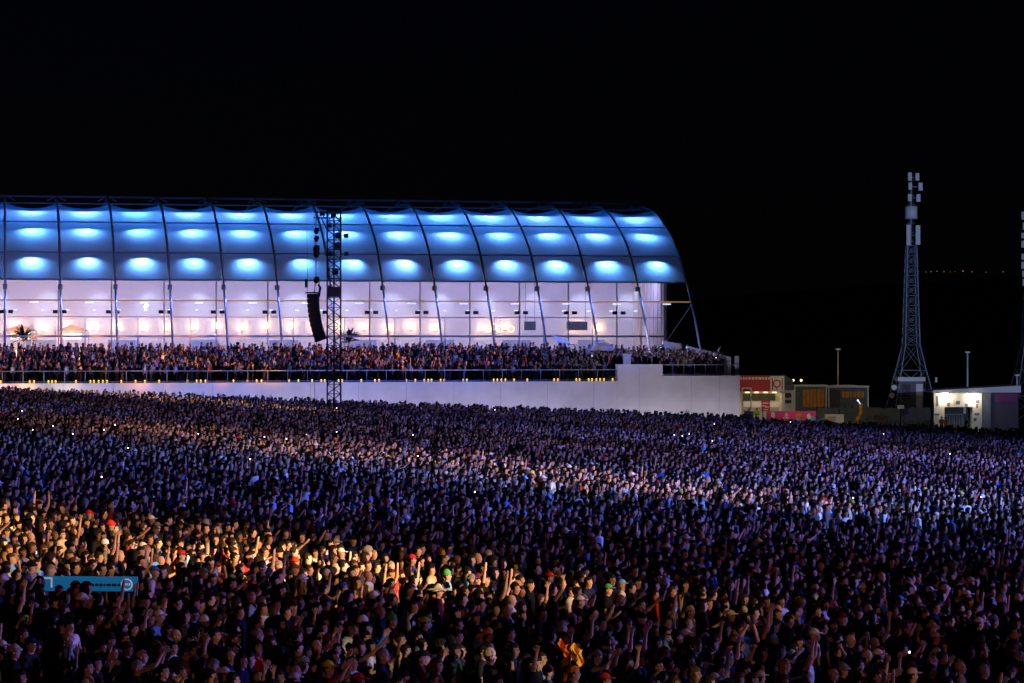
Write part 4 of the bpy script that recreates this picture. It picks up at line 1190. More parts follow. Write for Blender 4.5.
# ------------------------------------------------------------------ delay tower and its loudspeakers
def lattice(mb, lv, r, br, mid=False):
    """square lattice mast through levels (z, half width)"""
    cs = ((-1, -1), (1, -1), (1, 1), (-1, 1))
    for (za, ha), (zb, hb) in zip(lv[:-1], lv[1:]):
        for k, (a, b) in enumerate(cs):
            c, d = cs[(k + 1) % 4]
            mb.tube([(a * ha, b * ha, za), (a * hb, b * hb, zb)], r, 6, cap=False)
            mb.tube([(a * ha, b * ha, za), (c * hb, d * hb, zb)], br, 5, cap=False)
            mb.tube([(c * ha, d * ha, za), (a * hb, b * hb, zb)], br, 5, cap=False)
            mb.tube([(a * hb, b * hb, zb), (c * hb, d * hb, zb)], br, 5, cap=False)
    return mb
tw_ = empty('delay_tower', TW, 0.12)
z0 = float(TW.z); K = TW.y / F
zz = lambda py: EYE - (py - HOR) * K - z0
top = zz(211); lv = [(0.3 + k * (top - 0.3) / 22, 0.53) for k in range(23)]
mb = lattice(MB(), lv, 0.045, 0.022)
mb.tube([(0, -0.53, 0.3), (0, -0.53, top)], 0.045, 6); mb.tube([(0, 0.53, 0.3), (0, 0.53, top)], 0.04, 6)
mb.build('mast', M['dark_metal'], tw_)
MB().box((-0.9, -0.9, 0), (0.9, 0.9, 0.3)).build('base_block', M['dark_metal'], tw_)
ax = (316 - 334) * K
mb = MB()
for dz in (0, -0.45):
    for y in (-0.2, 0.2): mb.tube([(0.5, y, top - 0.1 + dz), (ax - 0.2, y, top - 0.1 + dz)], 0.04, 6)
for k in range(6):
    xk = 0.5 - k * (0.7 - ax) / 6; xn = xk - (0.7 - ax) / 6
    for y in (-0.2, 0.2): mb.tube([(xk, y, top - 0.1), (xn, y, top - 0.55)], 0.022, 5)
mb.tube([(-0.5, 0, top - 1.6), (ax + 0.4, 0, top - 0.5)], 0.04, 6)
mb.build('jib_arm', M['dark_metal'], tw_)
mb = MB()
for px, py, sz in ((329, 226, 0.3), (338, 236, 0.4), (337, 246, 0.42), (330, 254, 0.3), (335, 272, 0.36), (346, 236, 0.28), (346, 254, 0.26), (322, 214, 0.3), (333, 215, 0.34)):
    mb2 = MB(); x = (px - 334) * K; z = zz(py)
    mb2.obox((x, -0.68, z), ((1, 0.3, 0.1), (-0.3, 1, 0), (0, 0, 1)), (sz, sz, sz * 1.25)); mb2.tube([(x, -0.6, z), (x, -0.5, z + 0.1)], 0.04, 6)
    if px == 346: mb2.tube([(0.53, -0.53, z), (x, -0.68, z)], 0.03, 6)
    mb2.tube([(x, -0.68 - sz * 0.5, z - 0.02), (x, -0.68 - sz * 0.5 - 0.12, z - 0.05)], sz * 0.36, 10).build('spotlight', M['black_plastic'], tw_)
MB().box((-0.56, -0.58, zz(297)), (0.56, -0.56, zz(287))).build('mesh_wrap', mat('rust_cloth', (0.1, 0.05, 0.035), 0.8, noise=0.4, nscale=4), tw_)
mb = MB(); hx = (316 - 334) * K
for y in (-0.06, 0.06): mb.tube([(hx + y, y, top - 0.5), (hx + y, y, zz(283))], 0.02, 6)
mb.build('hoist_chain', M['dark_metal'], tw_)
for py, sz in ((231, 0.32), (239, 0.3), (249, 0.42), (254, 0.4), (280, 0.36)):
    MB().ball((hx + 0.03, 0, zz(py)), (sz * 0.62, sz * 0.5, sz * 0.8), 10, 7).obox((hx + 0.1, -0.1, zz(py) + 0.1), ((1, 0, 0.2), (0, 1, 0), (-0.2, 0, 1)), (sz * 0.9, sz * 0.5, sz * 0.8)).build('hoist_motor', M['black_plastic'], tw_)
MB().tube([(hx - 0.1, 0, 0), (hx - 0.1, 0, zz(283))], 0.02, 6).build('guy_cable', M['dark_metal'], tw_)
tag(tw_, 'tall black lattice tower with jib arm, standing in the crowd before the hall', 'tower')
la = empty('line_array_speaker', (TW.x + (313 - 334) * K, TW.y - 0.4, z0 + zz(294)))
tag(la, 'curved black column of stacked loudspeakers hanging beside the lattice tower', 'loudspeaker')
cab = MB().box((-0.44, -0.5, -0.368), (0.42, 0.5, 0.0))
cab.box((-0.48, -0.46, -0.35), (-0.442, 0.46, -0.02))
cbm = cab.mesh('cabinet'); cbm.materials.append(M['black_plastic'])
x = -0.38; z = 0.0; ang = 0.0
for k in range(10):
    o = link_mesh('cabinet', cbm, la); o.location = (x + 0.45, 0, z); o.rotation_euler = (0, -ang, 0)
    x += math.sin(ang) * 0.375; z -= math.cos(ang) * 0.375; ang += R(2.2)
mb = MB().box((-0.55, -0.5, 0.04), (0.62, 0.5, 0.14)).tube([(0.1, 0, 0.1), (0.24, 0.4, zz(281) - zz(294))], 0.025, 6).tube([(-0.4, 0, 0.1), (-0.45, 0, 6.0)], 0.015, 6)
mb.build('flying_frame', M['dark_metal'], la)
MB().box((-0.6, -0.12, 0.5), (-0.38, 0.12, 1.15)).build('sensor_box', M['black_plastic'], la)
MB().tube([(0.5, 0, -0.2), (0.62, 0, 0.5), (0.45, 0, 0.75)], 0.09, 8).build('signal_cable', M['black_plastic'], la)

# ------------------------------------------------------------------ antenna towers
def antenna(loc, K, zz, cx, panels, drum, base, label):
    e = empty('antenna_tower', loc, 0.07)
    m = M['mast_blue']
    z_s, z_f, z_t = zz(base[0]), zz(base[1]), zz(base[2])
    lv = [(0, 2.7), (z_s * 0.34, 2.05), (z_s * 0.68, 1.4), (z_s, 0.82)]
    nsec = 10
    for k in range(1, nsec + 1): lv.append((z_s + (z_f - z_s) * k / nsec, 0.82 - 0.3 * k / nsec))
    lattice(MB(), lv, 0.075, 0.026).build('lattice_mast', m, e)
    mb = MB().tube([(0, 0, z_f), (0, 0, z_t)], 0.09, 8)
    for k in range(8):
        z = z_f + (z_t - z_f) * (k + 0.5) / 8
        mb.tube([(-0.5, 0, z), (0.5, 0, z)], 0.035, 6); mb.tube([(-0.22, 0, z_f), (-0.22, 0, z_t)], 0.025, 5); mb.tube([(0.22, 0, z_f), (0.22, 0, z_t)], 0.025, 5)
    mb.build('top_pole', m, e)
    for (pa, pb, ya, yb) in panels:
        x0, x1 = (pa - cx) * K, (pb - cx) * K
        MB().box((x0, -0.72, zz(yb)), (x1, -0.45, zz(ya))).tube([((x0 + x1) / 2, -0.45, (zz(yb) + zz(ya)) / 2), (0, 0, (zz(yb) + zz(ya)) / 2)], 0.03, 6).build('antenna_panel', M['white_panel'], e)
    if drum:
        pa, pb, ya, yb = drum
        MB().tube([(0, 0, zz(yb)), (0, 0, zz(ya))], (pb - pa) / 2 * K, 16).build('drum_shroud', M['white_panel'], e)
    tag(e, label, 'tower')
    return e
M['mast_blue'] = mat('galvanised_mast', (0.3, 0.36, 0.45), 0.5, 0.15, noise=0.1)
AY = 268.0; ag = on_ground(911, AY); AK = AY / F
az = lambda py: EYE - (py - HOR) * AK - ag.z
an = antenna(ag, AK, az, 911, [(906.5, 910.3, 173, 181), (914, 917.8, 173.5, 181), (907, 910.5, 183, 190), (917.2, 921.2, 183, 191), (906.5, 910.3, 194.5, 201.5), (915, 919, 194.5, 202), (905, 909, 225, 245.5), (914.3, 918.8, 225.5, 245)],
        (906.5, 919, 206.5, 219), (345, 246, 173), 'tall blue lit lattice antenna tower with white panels and drum at the top')
mb = MB()
for px, py in ((890, 387), (887.5, 395)):
    mb.tube([((px - 911) * AK, -2.1, az(py)), ((px - 911) * AK - 0.1, -2.4, az(py))], 0.3, 14)
mb.tube([((890 - 911) * AK, -2.1, az(387)), (-1.7, -1.9, az(387))], 0.05, 6).tube([((887.5 - 911) * AK, -2.1, az(395)), (-2.2, -2.1, az(395))], 0.05, 6)
mb.build('dish', M['white_panel'], an)
MB().box(((930.5 - 911) * AK, -2.3, az(382)), ((932.5 - 911) * AK, -2.0, az(377))).build('junction_box', M['white_panel'], an)
AY2 = 300.0; a2 = on_ground(1029, AY2); AK2 = AY2 / F
az2 = lambda py: EYE - (py - HOR) * AK2 - a2.z
pan = []
for a, b in ((212, 220), (223, 230), (233, 238.5), (241, 248), (254, 260), (262, 269), (271, 277), (279, 286)):
    j = random.uniform(-1, 1); pan += [(1020.5 + j, 1025 + j, a, b), (1031 + j, 1036 + j, a, b)]
antenna(a2, AK2, az2, 1029, pan, None, (345, 284, 211), 'second antenna tower with many small panels, cut by the right edge')

# cabin under the tower
cz = on_ground(911, 266.5); e = empty('equipment_cabin', (cz.x, cz.y, cz.z))
x0, x1 = (898.5 - 911) * AK, (923 - 911) * AK; zb, zt = 0.0, az(381)
MB().box((x0, -0.4, zb), (x1, 1.6, zt)).build('body', M['grey_clad'], e)
MB().box((x0 - 0.15, -0.6, zt), (x1 + 0.15, 1.8, zt + 0.45)).build('roof', M['white_panel'], e)
MB().box((x0 + 0.35, -0.46, zt - 2.0), (x0 + 1.25, -0.403, zt - 0.35)).build('vent', M['dark_clad'], e)
MB().box((x1 - 0.85, -0.46, zb + 0.2), (x1 - 0.1, -0.403, zt - 0.3)).build('door', M['white_panel'], e)
tag(e, 'grey equipment cabin with white roof between the legs of the antenna tower', 'cabin')

# ------------------------------------------------------------------ the service yard on the right
def yard(name, px, Y, label, cat, rz=0.0):
    g = on_ground(px, Y); e = empty(name, g, rz); tag(e, label, cat)
    K = Y / F
    return e, (lambda q: (q - px) * K), (lambda q: EYE - (q - HOR) * K - g.z)
e, X, Z = yard('food_kiosk', 762, 238, 'kiosk with a red fascia sign beside the end of the white wall', 'kiosk')
MB().box((X(738), 2.6, 0), (X(785), 2.8, Z(392))).box((X(738), 0.2, 0), (X(740), 2.6, Z(392))).box((X(782), 0.2, 0), (X(785), 2.6, Z(392))).build('wall', M['white_panel'], e)
MB().box((X(738), -0.3, Z(391)), (X(770), 2.9, Z(375.5))).build('fascia', M['red'], e)
MB().box((X(770.2), -0.3, Z(391)), (X(784), 2.9, Z(376))).build('fascia', M['white_panel'], e)
mb = MB(); x = X(740)
for a in range(12):
    wd = random.uniform(0.12, 0.34); mb.box((x, -0.33, Z(379.4)), (x + wd, -0.303, Z(377.2))); x += wd + 0.09
mb.build('sign_lettering', M['white_print'], e)
mb = MB(); mb.torus((X(776.5), -0.32, Z(383.5)), 0.34, 0.07, 'y', 20, 6).box((X(776), -0.34, Z(390)), (X(777), -0.303, Z(387.2))).box((X(771.5), -0.34, Z(390)), (X(772.6), -0.303, Z(378))).box((X(781.3), -0.34, Z(390)), (X(782.4), -0.303, Z(378)))
mb.build('sign_graphic', M['red'], e)
MB().box((X(743), -0.2, 0), (X(779), 0.3, Z(407))).build('counter', M['white_panel'], e)
MB().box((X(745), 2.4, Z(401)), (X(778), 2.55, Z(394))).build('shelf', M['green_dark'], e)
mb = MB()
for q in (750, 759, 768, 777): mb.box((X(q) - 0.2, 2.2, Z(393.2)), (X(q) + 0.2, 2.5, Z(392.6)))
mb.build('tube_light', M['lamp_warm'], e)
mb = MB()
for q in (741.5, 750): mb.tube([(X(q), -0.9, 0), (X(q), -0.9, Z(388))], 0.07, 8)
mb.tube([(X(741.5), -0.9, Z(388)), (X(750), -0.9, Z(388))], 0.07, 8); mb.build('entrance_frame', M['white_panel'], e)
kiosk_l = hall(0, 0, 0)
lamp('AREA', 'kiosk_light', e.location + Vector((0, 1.0, Z(393))), 26, (1.0, 0.72, 0.4), e.location + Vector((0, 1.2, 0)), size=3.5, size_y=1.0)

e, X, Z = yard('notice_sign', 766, 230, 'red sign with white writing in front of the kiosk', 'sign')
MB().box((X(761.5), 0, Z(411.5)), (X(770), 0.08, Z(400))).build('panel', M['red'], e)
mb = MB()
for ya, yb, xa, xb in ((402.5, 403.6, 763, 768.5), (405.2, 406.6, 762.6, 766), (406, 407.6, 765, 769), (409, 410, 763.5, 768)): mb.box((X(xa), -0.025, Z(yb)), (X(xb), -0.003, Z(ya)))
mb.build('lettering', M['white_print'], e); MB().tube([(X(763), 0.12, 0), (X(763), 0.12, Z(402))], 0.04, 6).tube([(X(769), 0.12, 0), (X(769), 0.12, Z(402))], 0.04, 6).build('post', M['dark_metal'], e)

e, X, Z = yard('site_office', 788, 246, 'white two storey site office with small windows beside the kiosk', 'cabin')
MB().box((X(781), 0, 0), (X(795), 4, Z(390))).build('wall', M['white_panel'], e)
mb = MB(); mb.poly([(X(780.5), -0.2, Z(376)), (X(784), -0.2, Z(374.5)), (X(793), -0.2, Z(380)), (X(793), -0.2, Z(390)), (X(780.5), -0.2, Z(390))]); mb.poly([(X(780.5), 3.5, Z(376)), (X(780.5), 3.5, Z(390)), (X(793), 3.5, Z(390)), (X(793), 3.5, Z(380)), (X(784), 3.5, Z(374.5))])
mb.poly([(X(784), -0.2, Z(374.5)), (X(784), 3.5, Z(374.5)), (X(793), 3.5, Z(380)), (X(793), -0.2, Z(380))]); mb.poly([(X(793), -0.2, Z(380)), (X(793), 3.5, Z(380)), (X(793), 3.5, Z(390)), (X(793), -0.2, Z(390))])
mb.poly([(X(780.5), -0.2, Z(376)), (X(780.5), 3.5, Z(376)), (X(784), 3.5, Z(374.5)), (X(784), -0.2, Z(374.5))]); mb.build('upper_storey', M['grey_clad'], e)
for (a, b, c, d) in ((785, 791, 393, 397.5), (785, 791, 400, 403), (786.5, 790.5, 381.5, 385)):
    f = MB().box((X(a), -0.26, Z(d)), (X(b), -0.203 if c < 390 else -0.003, Z(c))).build('window', M['dark_clad'], e)

def container(px0, px1, ytop, ybase, Y, op, label, deep=2.6):
    e, X, Z = yard('shipping_container', (px0 + px1) / 2, Y, label, 'container')
    zt = Z(ytop)
    MB().box((X(px0), 0, 0), (X(px1), deep, zt)).build('body', M['grey_clad'], e)
    mb = MB()
    for q in np.arange(X(px0) + 0.25, X(px1) - 0.2, 0.22):
        if not any(X(a_) - 0.08 < q < X(b_) + 0.08 for a_, b_, c_, d_ in op): mb.box((q, -0.045, 0.1), (q + 0.1, -0.003, zt - 0.1))
    mb.build('ribbed_side', M['grey_clad'], e)
    MB().box((X(px0) - 0.08, -0.12, zt), (X(px1) + 0.08, deep + 0.1, zt + 0.18)).build('roof', M['white_panel'], e)
    mb = MB()
    for a in (px0, px1 - 1.2): mb.box((X(a), -0.1, 0), (X(a + 1.2), -0.003, zt - 0.003))
    mb.build('corner_post', M['white_panel'], e)
    for a, b, c, d in op:
        f = MB().box((X(a), -0.09, Z(d)), (X(b), -0.003, Z(c))).build('door', M['orange'], e)
        mb = MB()
        for k in (0.3, 0.7):
            xk = X(a) + (X(b) - X(a)) * k; mb.tube([(xk, -0.12, Z(d)), (xk, -0.12, Z(c))], 0.025, 6)
        mb.build('lock_bar', M['dark_metal'], f)
    return e, X, Z
container(794, 827, 386.5, 410, 246, [(803, 812.6, 389.5, 407), (813.4, 824, 389, 407)], 'container with tall orange doors behind the magenta banner')
c2, X, Z = container(828, 868.5, 387.5, 410, 248, [(842, 852.5, 391.5, 397.5), (853.3, 864, 391.5, 397.5)], 'container with short orange shutters left of the orange boom')
MB().box((X(834), -0.3, Z(387.3)), (X(856), 2.4, Z(385))).build('roof_pack', M['white_panel'], c2)
MB().box((X(829.5), -0.11, Z(409)), (X(840), -0.003, Z(390))).build('dark_opening', M['dark_clad'], c2)
lamp('SPOT', 'yard_fill', on_ground(806, 215) + Vector((0, 0, 12)), 4300, (1.0, 0.84, 0.6), on_ground(806, 238) + Vector((0, 0, 1.5)), 62, 1.0, 0.2)  # added spot without a mast, brightening the banner and containers

e, X, Z = yard('service_car', 787, 233, 'dark car roof showing above the magenta banner', 'car')
mb = MB(); pr_ = [(-2.1, 0.35), (-2.1, 0.85), (-1.35, 0.95), (-0.75, 1.5), (0.75, 1.55), (1.45, 1.0), (2.15, 0.85), (2.15, 0.35)]
for (a, b), (c, d) in zip(pr_, pr_[1:] + pr_[:1]): mb.poly([(a, -0.85, b), (c, -0.85, d), (c, 0.85, d), (a, 0.85, b)])
mb.poly([(a, -0.85, b) for a, b in pr_][::-1]); mb.poly([(a, 0.85, b) for a, b in pr_]); mb.build('body', M['dark_metal'], e)
for x_ in (-1.35, 1.35):
    for y_ in (-0.8, 0.8): MB().tube([(x_, y_ - 0.1, 0.33), (x_, y_ + 0.1, 0.33)], 0.33, 14).build('wheel', M['black_plastic'], e)
MB().poly([(-1.2, -0.865, 1.0), (1.25, -0.865, 1.02), (0.7, -0.865, 1.46), (-0.7, -0.865, 1.42)]).build('window', M['glass'], e)

e, X, Z = yard('festival_banner', 792, 226, 'magenta fence banner with white emblem and bright shapes behind the crowd', 'banner')
MB().box((X(767), 0, Z(424)), (X(816), 0.06, Z(411))).build('cloth', M['pink'], e)
mb = MB(); mb.ball((X(786.5), -0.03, Z(415)), (0.16, 0.02, 0.22), 10, 6).box((X(783.5), -0.03, Z(418.6)), (X(790), -0.003, Z(417.6))).box((X(785.6), -0.03, Z(417.3)), (X(787.6), -0.003, Z(415.5))); mb.build('emblem', M['white_print'], e)
mb = MB(); mb.ball((X(799), -0.03, Z(416.5)), (0.34, 0.02, 0.26), 10, 6); mb.build('shape', M['orange'], e)
mb = MB(); mb.ball((X(798), -0.03, Z(421)), (0.22, 0.02, 0.3), 10, 6); mb.build('shape', M['cyan_print'], e); mb = MB(); mb.ball((X(812.5), -0.03, Z(419.5)), (0.22, 0.02, 0.35), 10, 6); mb.build('shape', M['cyan_print'], e)
mb = MB(); mb.ball((X(809), -0.03, Z(417)), (0.2, 0.02, 0.34), 10, 6); mb.build('shape', M['white_print'], e); mb = MB(); mb.ball((X(773), -0.03, Z(416)), (0.2, 0.02, 0.4), 10, 6); mb.build('shape', M['white_print'], e)
for q in (767, 779, 791, 803, 816): MB().tube([(X(q), 0.1, 0), (X(q), 0.1, Z(411))], 0.04, 6).build('post', M['dark_metal'], e)
e, X, Z = yard('blue_banner_flag', 749, 225, 'blue upright banner at the right foot of the white wall', 'banner')
MB().box((X(745), 0, 0.2), (X(753.5), 0.06, Z(411))).build('cloth', M['cyan_print'], e); MB().tube([(X(745), 0.1, 0), (X(745), 0.1, Z(410))], 0.05, 6).build('pole', M['dark_metal'], e)

e, X, Z = yard('boom_arm', 860, 236, 'orange jointed boom arm standing before the shuttered container', 'boom')
MB().tube([(X(860.5), 0, Z(404)), (X(861), 0, Z(412)), (X(860), 0, Z(416))], 0.2, 10).build('upper_arm', M['orange'], e)
MB().tube([(X(860), 0, Z(416)), (X(857.5), 0, Z(420)), (X(857), 0, 0.2)], 0.22, 10).build('lower_arm', M['orange'], e)
MB().box((X(853), -0.5, 0), (X(864), 0.8, 0.7)).build('chassis', M['dark_metal'], e)
MB().ball((X(857.5), -0.3, Z(400.4)), (0.1, 0.06, 0.1), 8, 6).tube([(X(857.5), -0.25, Z(400.4)), (X(860.5), 0, Z(404))], 0.04, 6).build('work_lamp', M['lamp_cool'], e)

e, X, Z = yard('hoarding', 870, 240, 'long dark grey site hoarding between the banner and the lit entrance', 'fence')
mb = MB()
for k, a in enumerate(np.arange(817, 930, 7.1)): mb.box((X(a), 0.0 + 0.03 * (k % 2), 0), (X(a + 7.0), 0.08 + 0.03 * (k % 2), Z(408) + random.uniform(-0.06, 0.06)))
mb.build('panel', M['grey_clad'], e)
for a in np.arange(817, 930, 7.1): MB().tube([(X(a), 0.2, 0), (X(a), 0.2, Z(406))], 0.05, 6).build('post', M['dark_metal'], e)
e, X, Z = yard('notice_board', 900, 239, 'small white board on the grey hoarding below the antenna tower', 'sign')
MB().box((X(897), -0.12, Z(409)), (X(904), -0.04, Z(405))).build('panel', M['white_panel'], e); MB().tube([(X(900.5), -0.02, 0), (X(900.5), -0.02, Z(406))], 0.05, 6).build('post', M['dark_metal'], e)

g = on_ground(757, 236); make_person(g, -1.4, 1.02, 'hands held at chest', 'short', 'black', 'lime green', 'short', 'worker in a lime green vest in front of the lit kiosk', SKINS[0], group=None)
e, X, Z = yard('power_generator', 834, 237, 'squat pale generator with vents left of the orange boom', 'generator')
MB().box((-0.9, -0.5, 0.25), (0.9, 0.5, 1.5)).build('body', M['white_panel'], e); mb = MB()
for k in range(5): mb.box((-0.7, -0.53, 0.5 + k * 0.17), (0.1, -0.503, 0.58 + k * 0.17))
mb.build('vent', M['dark_clad'], e); MB().tube([(0.5, 0, 1.5), (0.5, 0, 2.0)], 0.06, 8).build('exhaust_pipe', M['dark_metal'], e); MB().box((-0.8, -0.45, 0), (0.8, 0.45, 0.25)).build('skid', M['dark_metal'], e)
for k, (px, c, lab) in enumerate(((820, 'blue_print', 'blue wheeled bin beside the magenta banner end'), (824.5, 'green_dark', 'dark green wheeled bin beside the blue bin'))):
    e, X, Z = yard('wheeled_bin', px, 231, lab, 'bin')
    mb = MB(); a, b = 0.24, 0.32
    lo_ = [(-a, -a, 0.08), (a, -a, 0.08), (a, a, 0.08), (-a, a, 0.08)]; hi_ = [(-b, -b, 1.05), (b, -b, 1.05), (b, b, 1.05), (-b, b, 1.05)]
    for q in range(4): mb.poly([lo_[q], lo_[(q + 1) % 4], hi_[(q + 1) % 4], hi_[q]])
    mb.poly(lo_[::-1]); mb.build('body', M[c], e); MB().box((-0.34, -0.36, 1.05), (0.34, 0.36, 1.12)).build('lid', M[c], e)
    for x_ in (-0.25, 0.25): MB().tube([(x_ - 0.03, 0.26, 0.1), (x_ + 0.03, 0.26, 0.1)], 0.1, 10).build('wheel', M['black_plastic'], e)
for px, Y, rz, lab in ((826.5, 233, 0.4, 'wooden cable reel lying left of the pale generator'), (872, 235, 1.1, 'wooden cable reel right of the orange boom')):
    e, X, Z = yard('cable_reel', px, Y, lab, 'reel', rz)
    for y_ in (-0.35, 0.35): MB().tube([(0, y_ - 0.04, 0.6), (0, y_ + 0.04, 0.6)], 0.6, 18).build('flange', M['yellow_tube'], e)
    MB().tube([(0, -0.31, 0.6), (0, 0.31, 0.6)], 0.4, 16).build('cable', M['black_plastic'], e)
for px, lab, hh in ((881, 'tall stack of pallets by the grey hoarding below the dishes', 11), (890, 'lower stack of pallets by the grey hoarding below the dishes', 7)):
    e, X, Z = yard('pallet_stack', px, 234, lab, 'pallets', 0.1)
    for k in range(hh):
        mb = MB(); z0_ = k * 0.15
        for x_ in (-0.5, -0.25, 0, 0.25, 0.5): mb.box((x_ - 0.09, -0.4, z0_ + 0.11), (x_ + 0.09, 0.4, z0_ + 0.145))
        for y_ in (-0.36, 0, 0.36): mb.box((-0.59, y_ - 0.04, z0_), (0.59, y_ + 0.04, z0_ + 0.108))
        mb.build('pallet', M['bark'], e)
e, X, Z = yard('light_gantry', 800, 252, 'dark gantry with two small lamps above the white site office', 'gantry')
MB().tube([(X(789), 0, 0), (X(789), 0, Z(379)), (X(803), 0, Z(380)), (X(803), 0, 0)], 0.1, 6).build('frame', M['dark_metal'], e)
for q in (793, 801): MB().ball((X(q), -0.15, Z(380.3)), (0.13, 0.1, 0.13), 8, 6).build('lamp', M['lamp_warm'], e)
for k, (px, hh) in enumerate(((744.5, 2), (756, 1), (776.5, 2))):
    for j in range(hh):
        g = on_ground(px, 233); e = empty('crate', (g.x, g.y, g.z + j * 0.62), 0.1 * j)
        MB().box((-0.45, -0.35, 0.0), (0.45, 0.35, 0.6)).build('body', M['yellow_tube'] if k == 1 else M['bark'], e); mb = MB()
        for x_ in (-0.3, 0, 0.3): mb.box((x_ - 0.04, -0.38, 0.04), (x_ + 0.04, -0.353, 0.56))
        mb.build('batten', M['dark_metal'], e)
        tag(e, ('brown crate left of the kiosk counter', 'yellowish crate before the middle of the kiosk', 'brown crate right of the red sign')[k] + (', upper of two' if j else ', lower of two' if hh == 2 else ''), 'crate', 'crates before the kiosk')

def barrier(pa, pb, Y, h, label):
    e, X, Z = yard('crowd_barrier', (pa + pb) / 2, Y, label, 'barrier')
    x0, x1 = X(pa), X(pb)
    MB().tube([(x0, 0, 0.12), (x0, 0, h), (x1, 0, h), (x1, 0, 0.12), (x0, 0, 0.12)], 0.04, 6).build('frame', M['white_panel'], e)
    mb = MB(); n_ = max(4, int((x1 - x0) / 0.16))
    for i in range(1, n_): mb.tube([(x0 + (x1 - x0) * i / n_, 0, 0.12), (x0 + (x1 - x0) * i / n_, 0, h)], 0.014, 5)
    mb.build('bars', M['white_panel'], e)
    for x_ in (x0 + 0.25, x1 - 0.25): MB().tube([(x_, -0.35, 0.02), (x_, 0, 0.12), (x_, 0.35, 0.02)], 0.03, 6).build('foot', M['white_panel'], e)
    return e
bl = ('first white crowd barrier from the left, before the grey hoarding', 'second white crowd barrier from the left, before the grey hoarding', 'third white crowd barrier, below the antenna tower', 'fourth white crowd barrier, ending at the lit entrance')
for k, (a, b) in enumerate(((867, 883), (883.5, 900), (900.5, 917), (917.5, 934))):
    tag(barrier(a, b, 221, 1.5, bl[k]), group='white barriers at the edge of the crowd')

# lit entrance building
e, X, Z = yard('entrance_building', 958, 245, 'flat roofed entrance building with a white front under two floodlights', 'building', 0.0)
mb = MB()
for a, b, c, d in ((934, 944.5, 393, 440), (973, 982, 393, 440), (944.5, 973, 393, 407)): mb.box((X(a), 0, max(0, Z(d))), (X(b), 0.25, Z(c)))
mb.build('front_wall', M['cream'], e)
MB().box((X(944.5), 1.4, 0), (X(973), 1.5, Z(407))).build('doorway_back', M['green_dark'], e)
mb = MB().box((X(944.3), 0.25, 0), (X(944.5) + 0.06, 1.4, Z(407))).box((X(973) - 0.06, 0.25, 0), (X(973.2), 1.4, Z(407))); mb.build('doorway_side', M['white_wall'], e)
MB().box((X(982.05), 0.1, 0), (X(991), 4, Z(392.5))).build('side_wall', M['grey_clad'], e)
MB().box((X(991.05), 0.3, 0), (X(1019), 5, Z(392.5))).build('annex_wall', M['dark_clad'], e)
MB().box((X(996), 0.2, Z(402)), (X(1018), 0.297, Z(394))).build('annex_sign', mat('plum_board', (0.16, 0.03, 0.12), 0.7, noise=0.3, nscale=1.5), e)
mb = MB(); zt = Z(392.4)
mb.box((X(931.5), -0.7, zt), (X(1019.5), 5.2, zt + 0.08))
mb.poly([(X(931.5), -0.7, zt + 0.08), (X(1019.5), -0.7, zt + 0.08), (X(1019.5), -0.7, Z(385.4)), (X(931.5), -0.7, Z(390.4))])
mb.poly([(X(931.5), -0.7, Z(390.4)), (X(1019.5), -0.7, Z(385.4)), (X(1019.5), 5.2, Z(385.4)), (X(931.5), 5.2, Z(390.4))])
mb.poly([(X(1019.5), -0.7, zt + 0.08), (X(1019.5), 5.2, zt + 0.08), (X(1019.5), 5.2, Z(385.4)), (X(1019.5), -0.7, Z(385.4))])
mb.build('roof', M['white_panel'], e)
for px, py in ((944.4, 395.2), (972.4, 396.4)):
    f = MB().box((X(px) - 0.2, -0.42, Z(py) - 0.12), (X(px) + 0.2, -0.2, Z(py) + 0.14)).tube([(X(px), -0.2, Z(py)), (X(px), 0.0, Z(py))], 0.04, 6).build('floodlight', M['dark_metal'], e)
    MB().box((X(px) - 0.3, -0.46, Z(py) - 0.22), (X(px) + 0.3, -0.423, Z(py) + 0.2)).build('lamp_glass', M['lamp_white'], f)
    lamp('POINT', 'entrance_flood', e.location + Vector((X(px), -0.75, Z(py) - 0.3)), 72, (1.0, 0.9, 0.68), size=0.2)
for a, b, c, d in ((956, 960, 401, 404.5), (947, 950, 402.5, 406), (965, 968, 403.5, 406.2), (975.5, 979, 400, 403), (974.5, 979.5, 413, 415.3), (973.6, 976.6, 418, 421), (934.8, 939, 413.5, 415.2), (936, 938.5, 396, 406), (976, 978, 404, 408)):
    MB().box((X(a), -0.03, Z(d)), (X(b), -0.003, Z(c))).build('notice', M['grey_clad'], e)
MB().box((X(966), 1.33, Z(414)), (X(968.5), 1.397, Z(408))).build('notice', M['white_print'], e)
tag(barrier(946, 963, 238, 2.0, 'tall white barred gate in the lit doorway of the entrance'), group=None)
for k, (px, col, lab) in enumerate(((941.5, 'orange', 'steward in an orange vest at the left of the lit entrance'), (945.5, 'orange', 'steward in a bright orange vest nearest the white gate'), (966, 'black', 'person in black standing in the lit doorway'))):
    g = on_ground(px, 236); make_person(g, -1.9 + k, 1.0, 'arms down' if k else 'hands held at chest', 'short', 'black', col, 'short', lab, SKINS[1], group='people at the lit entrance')

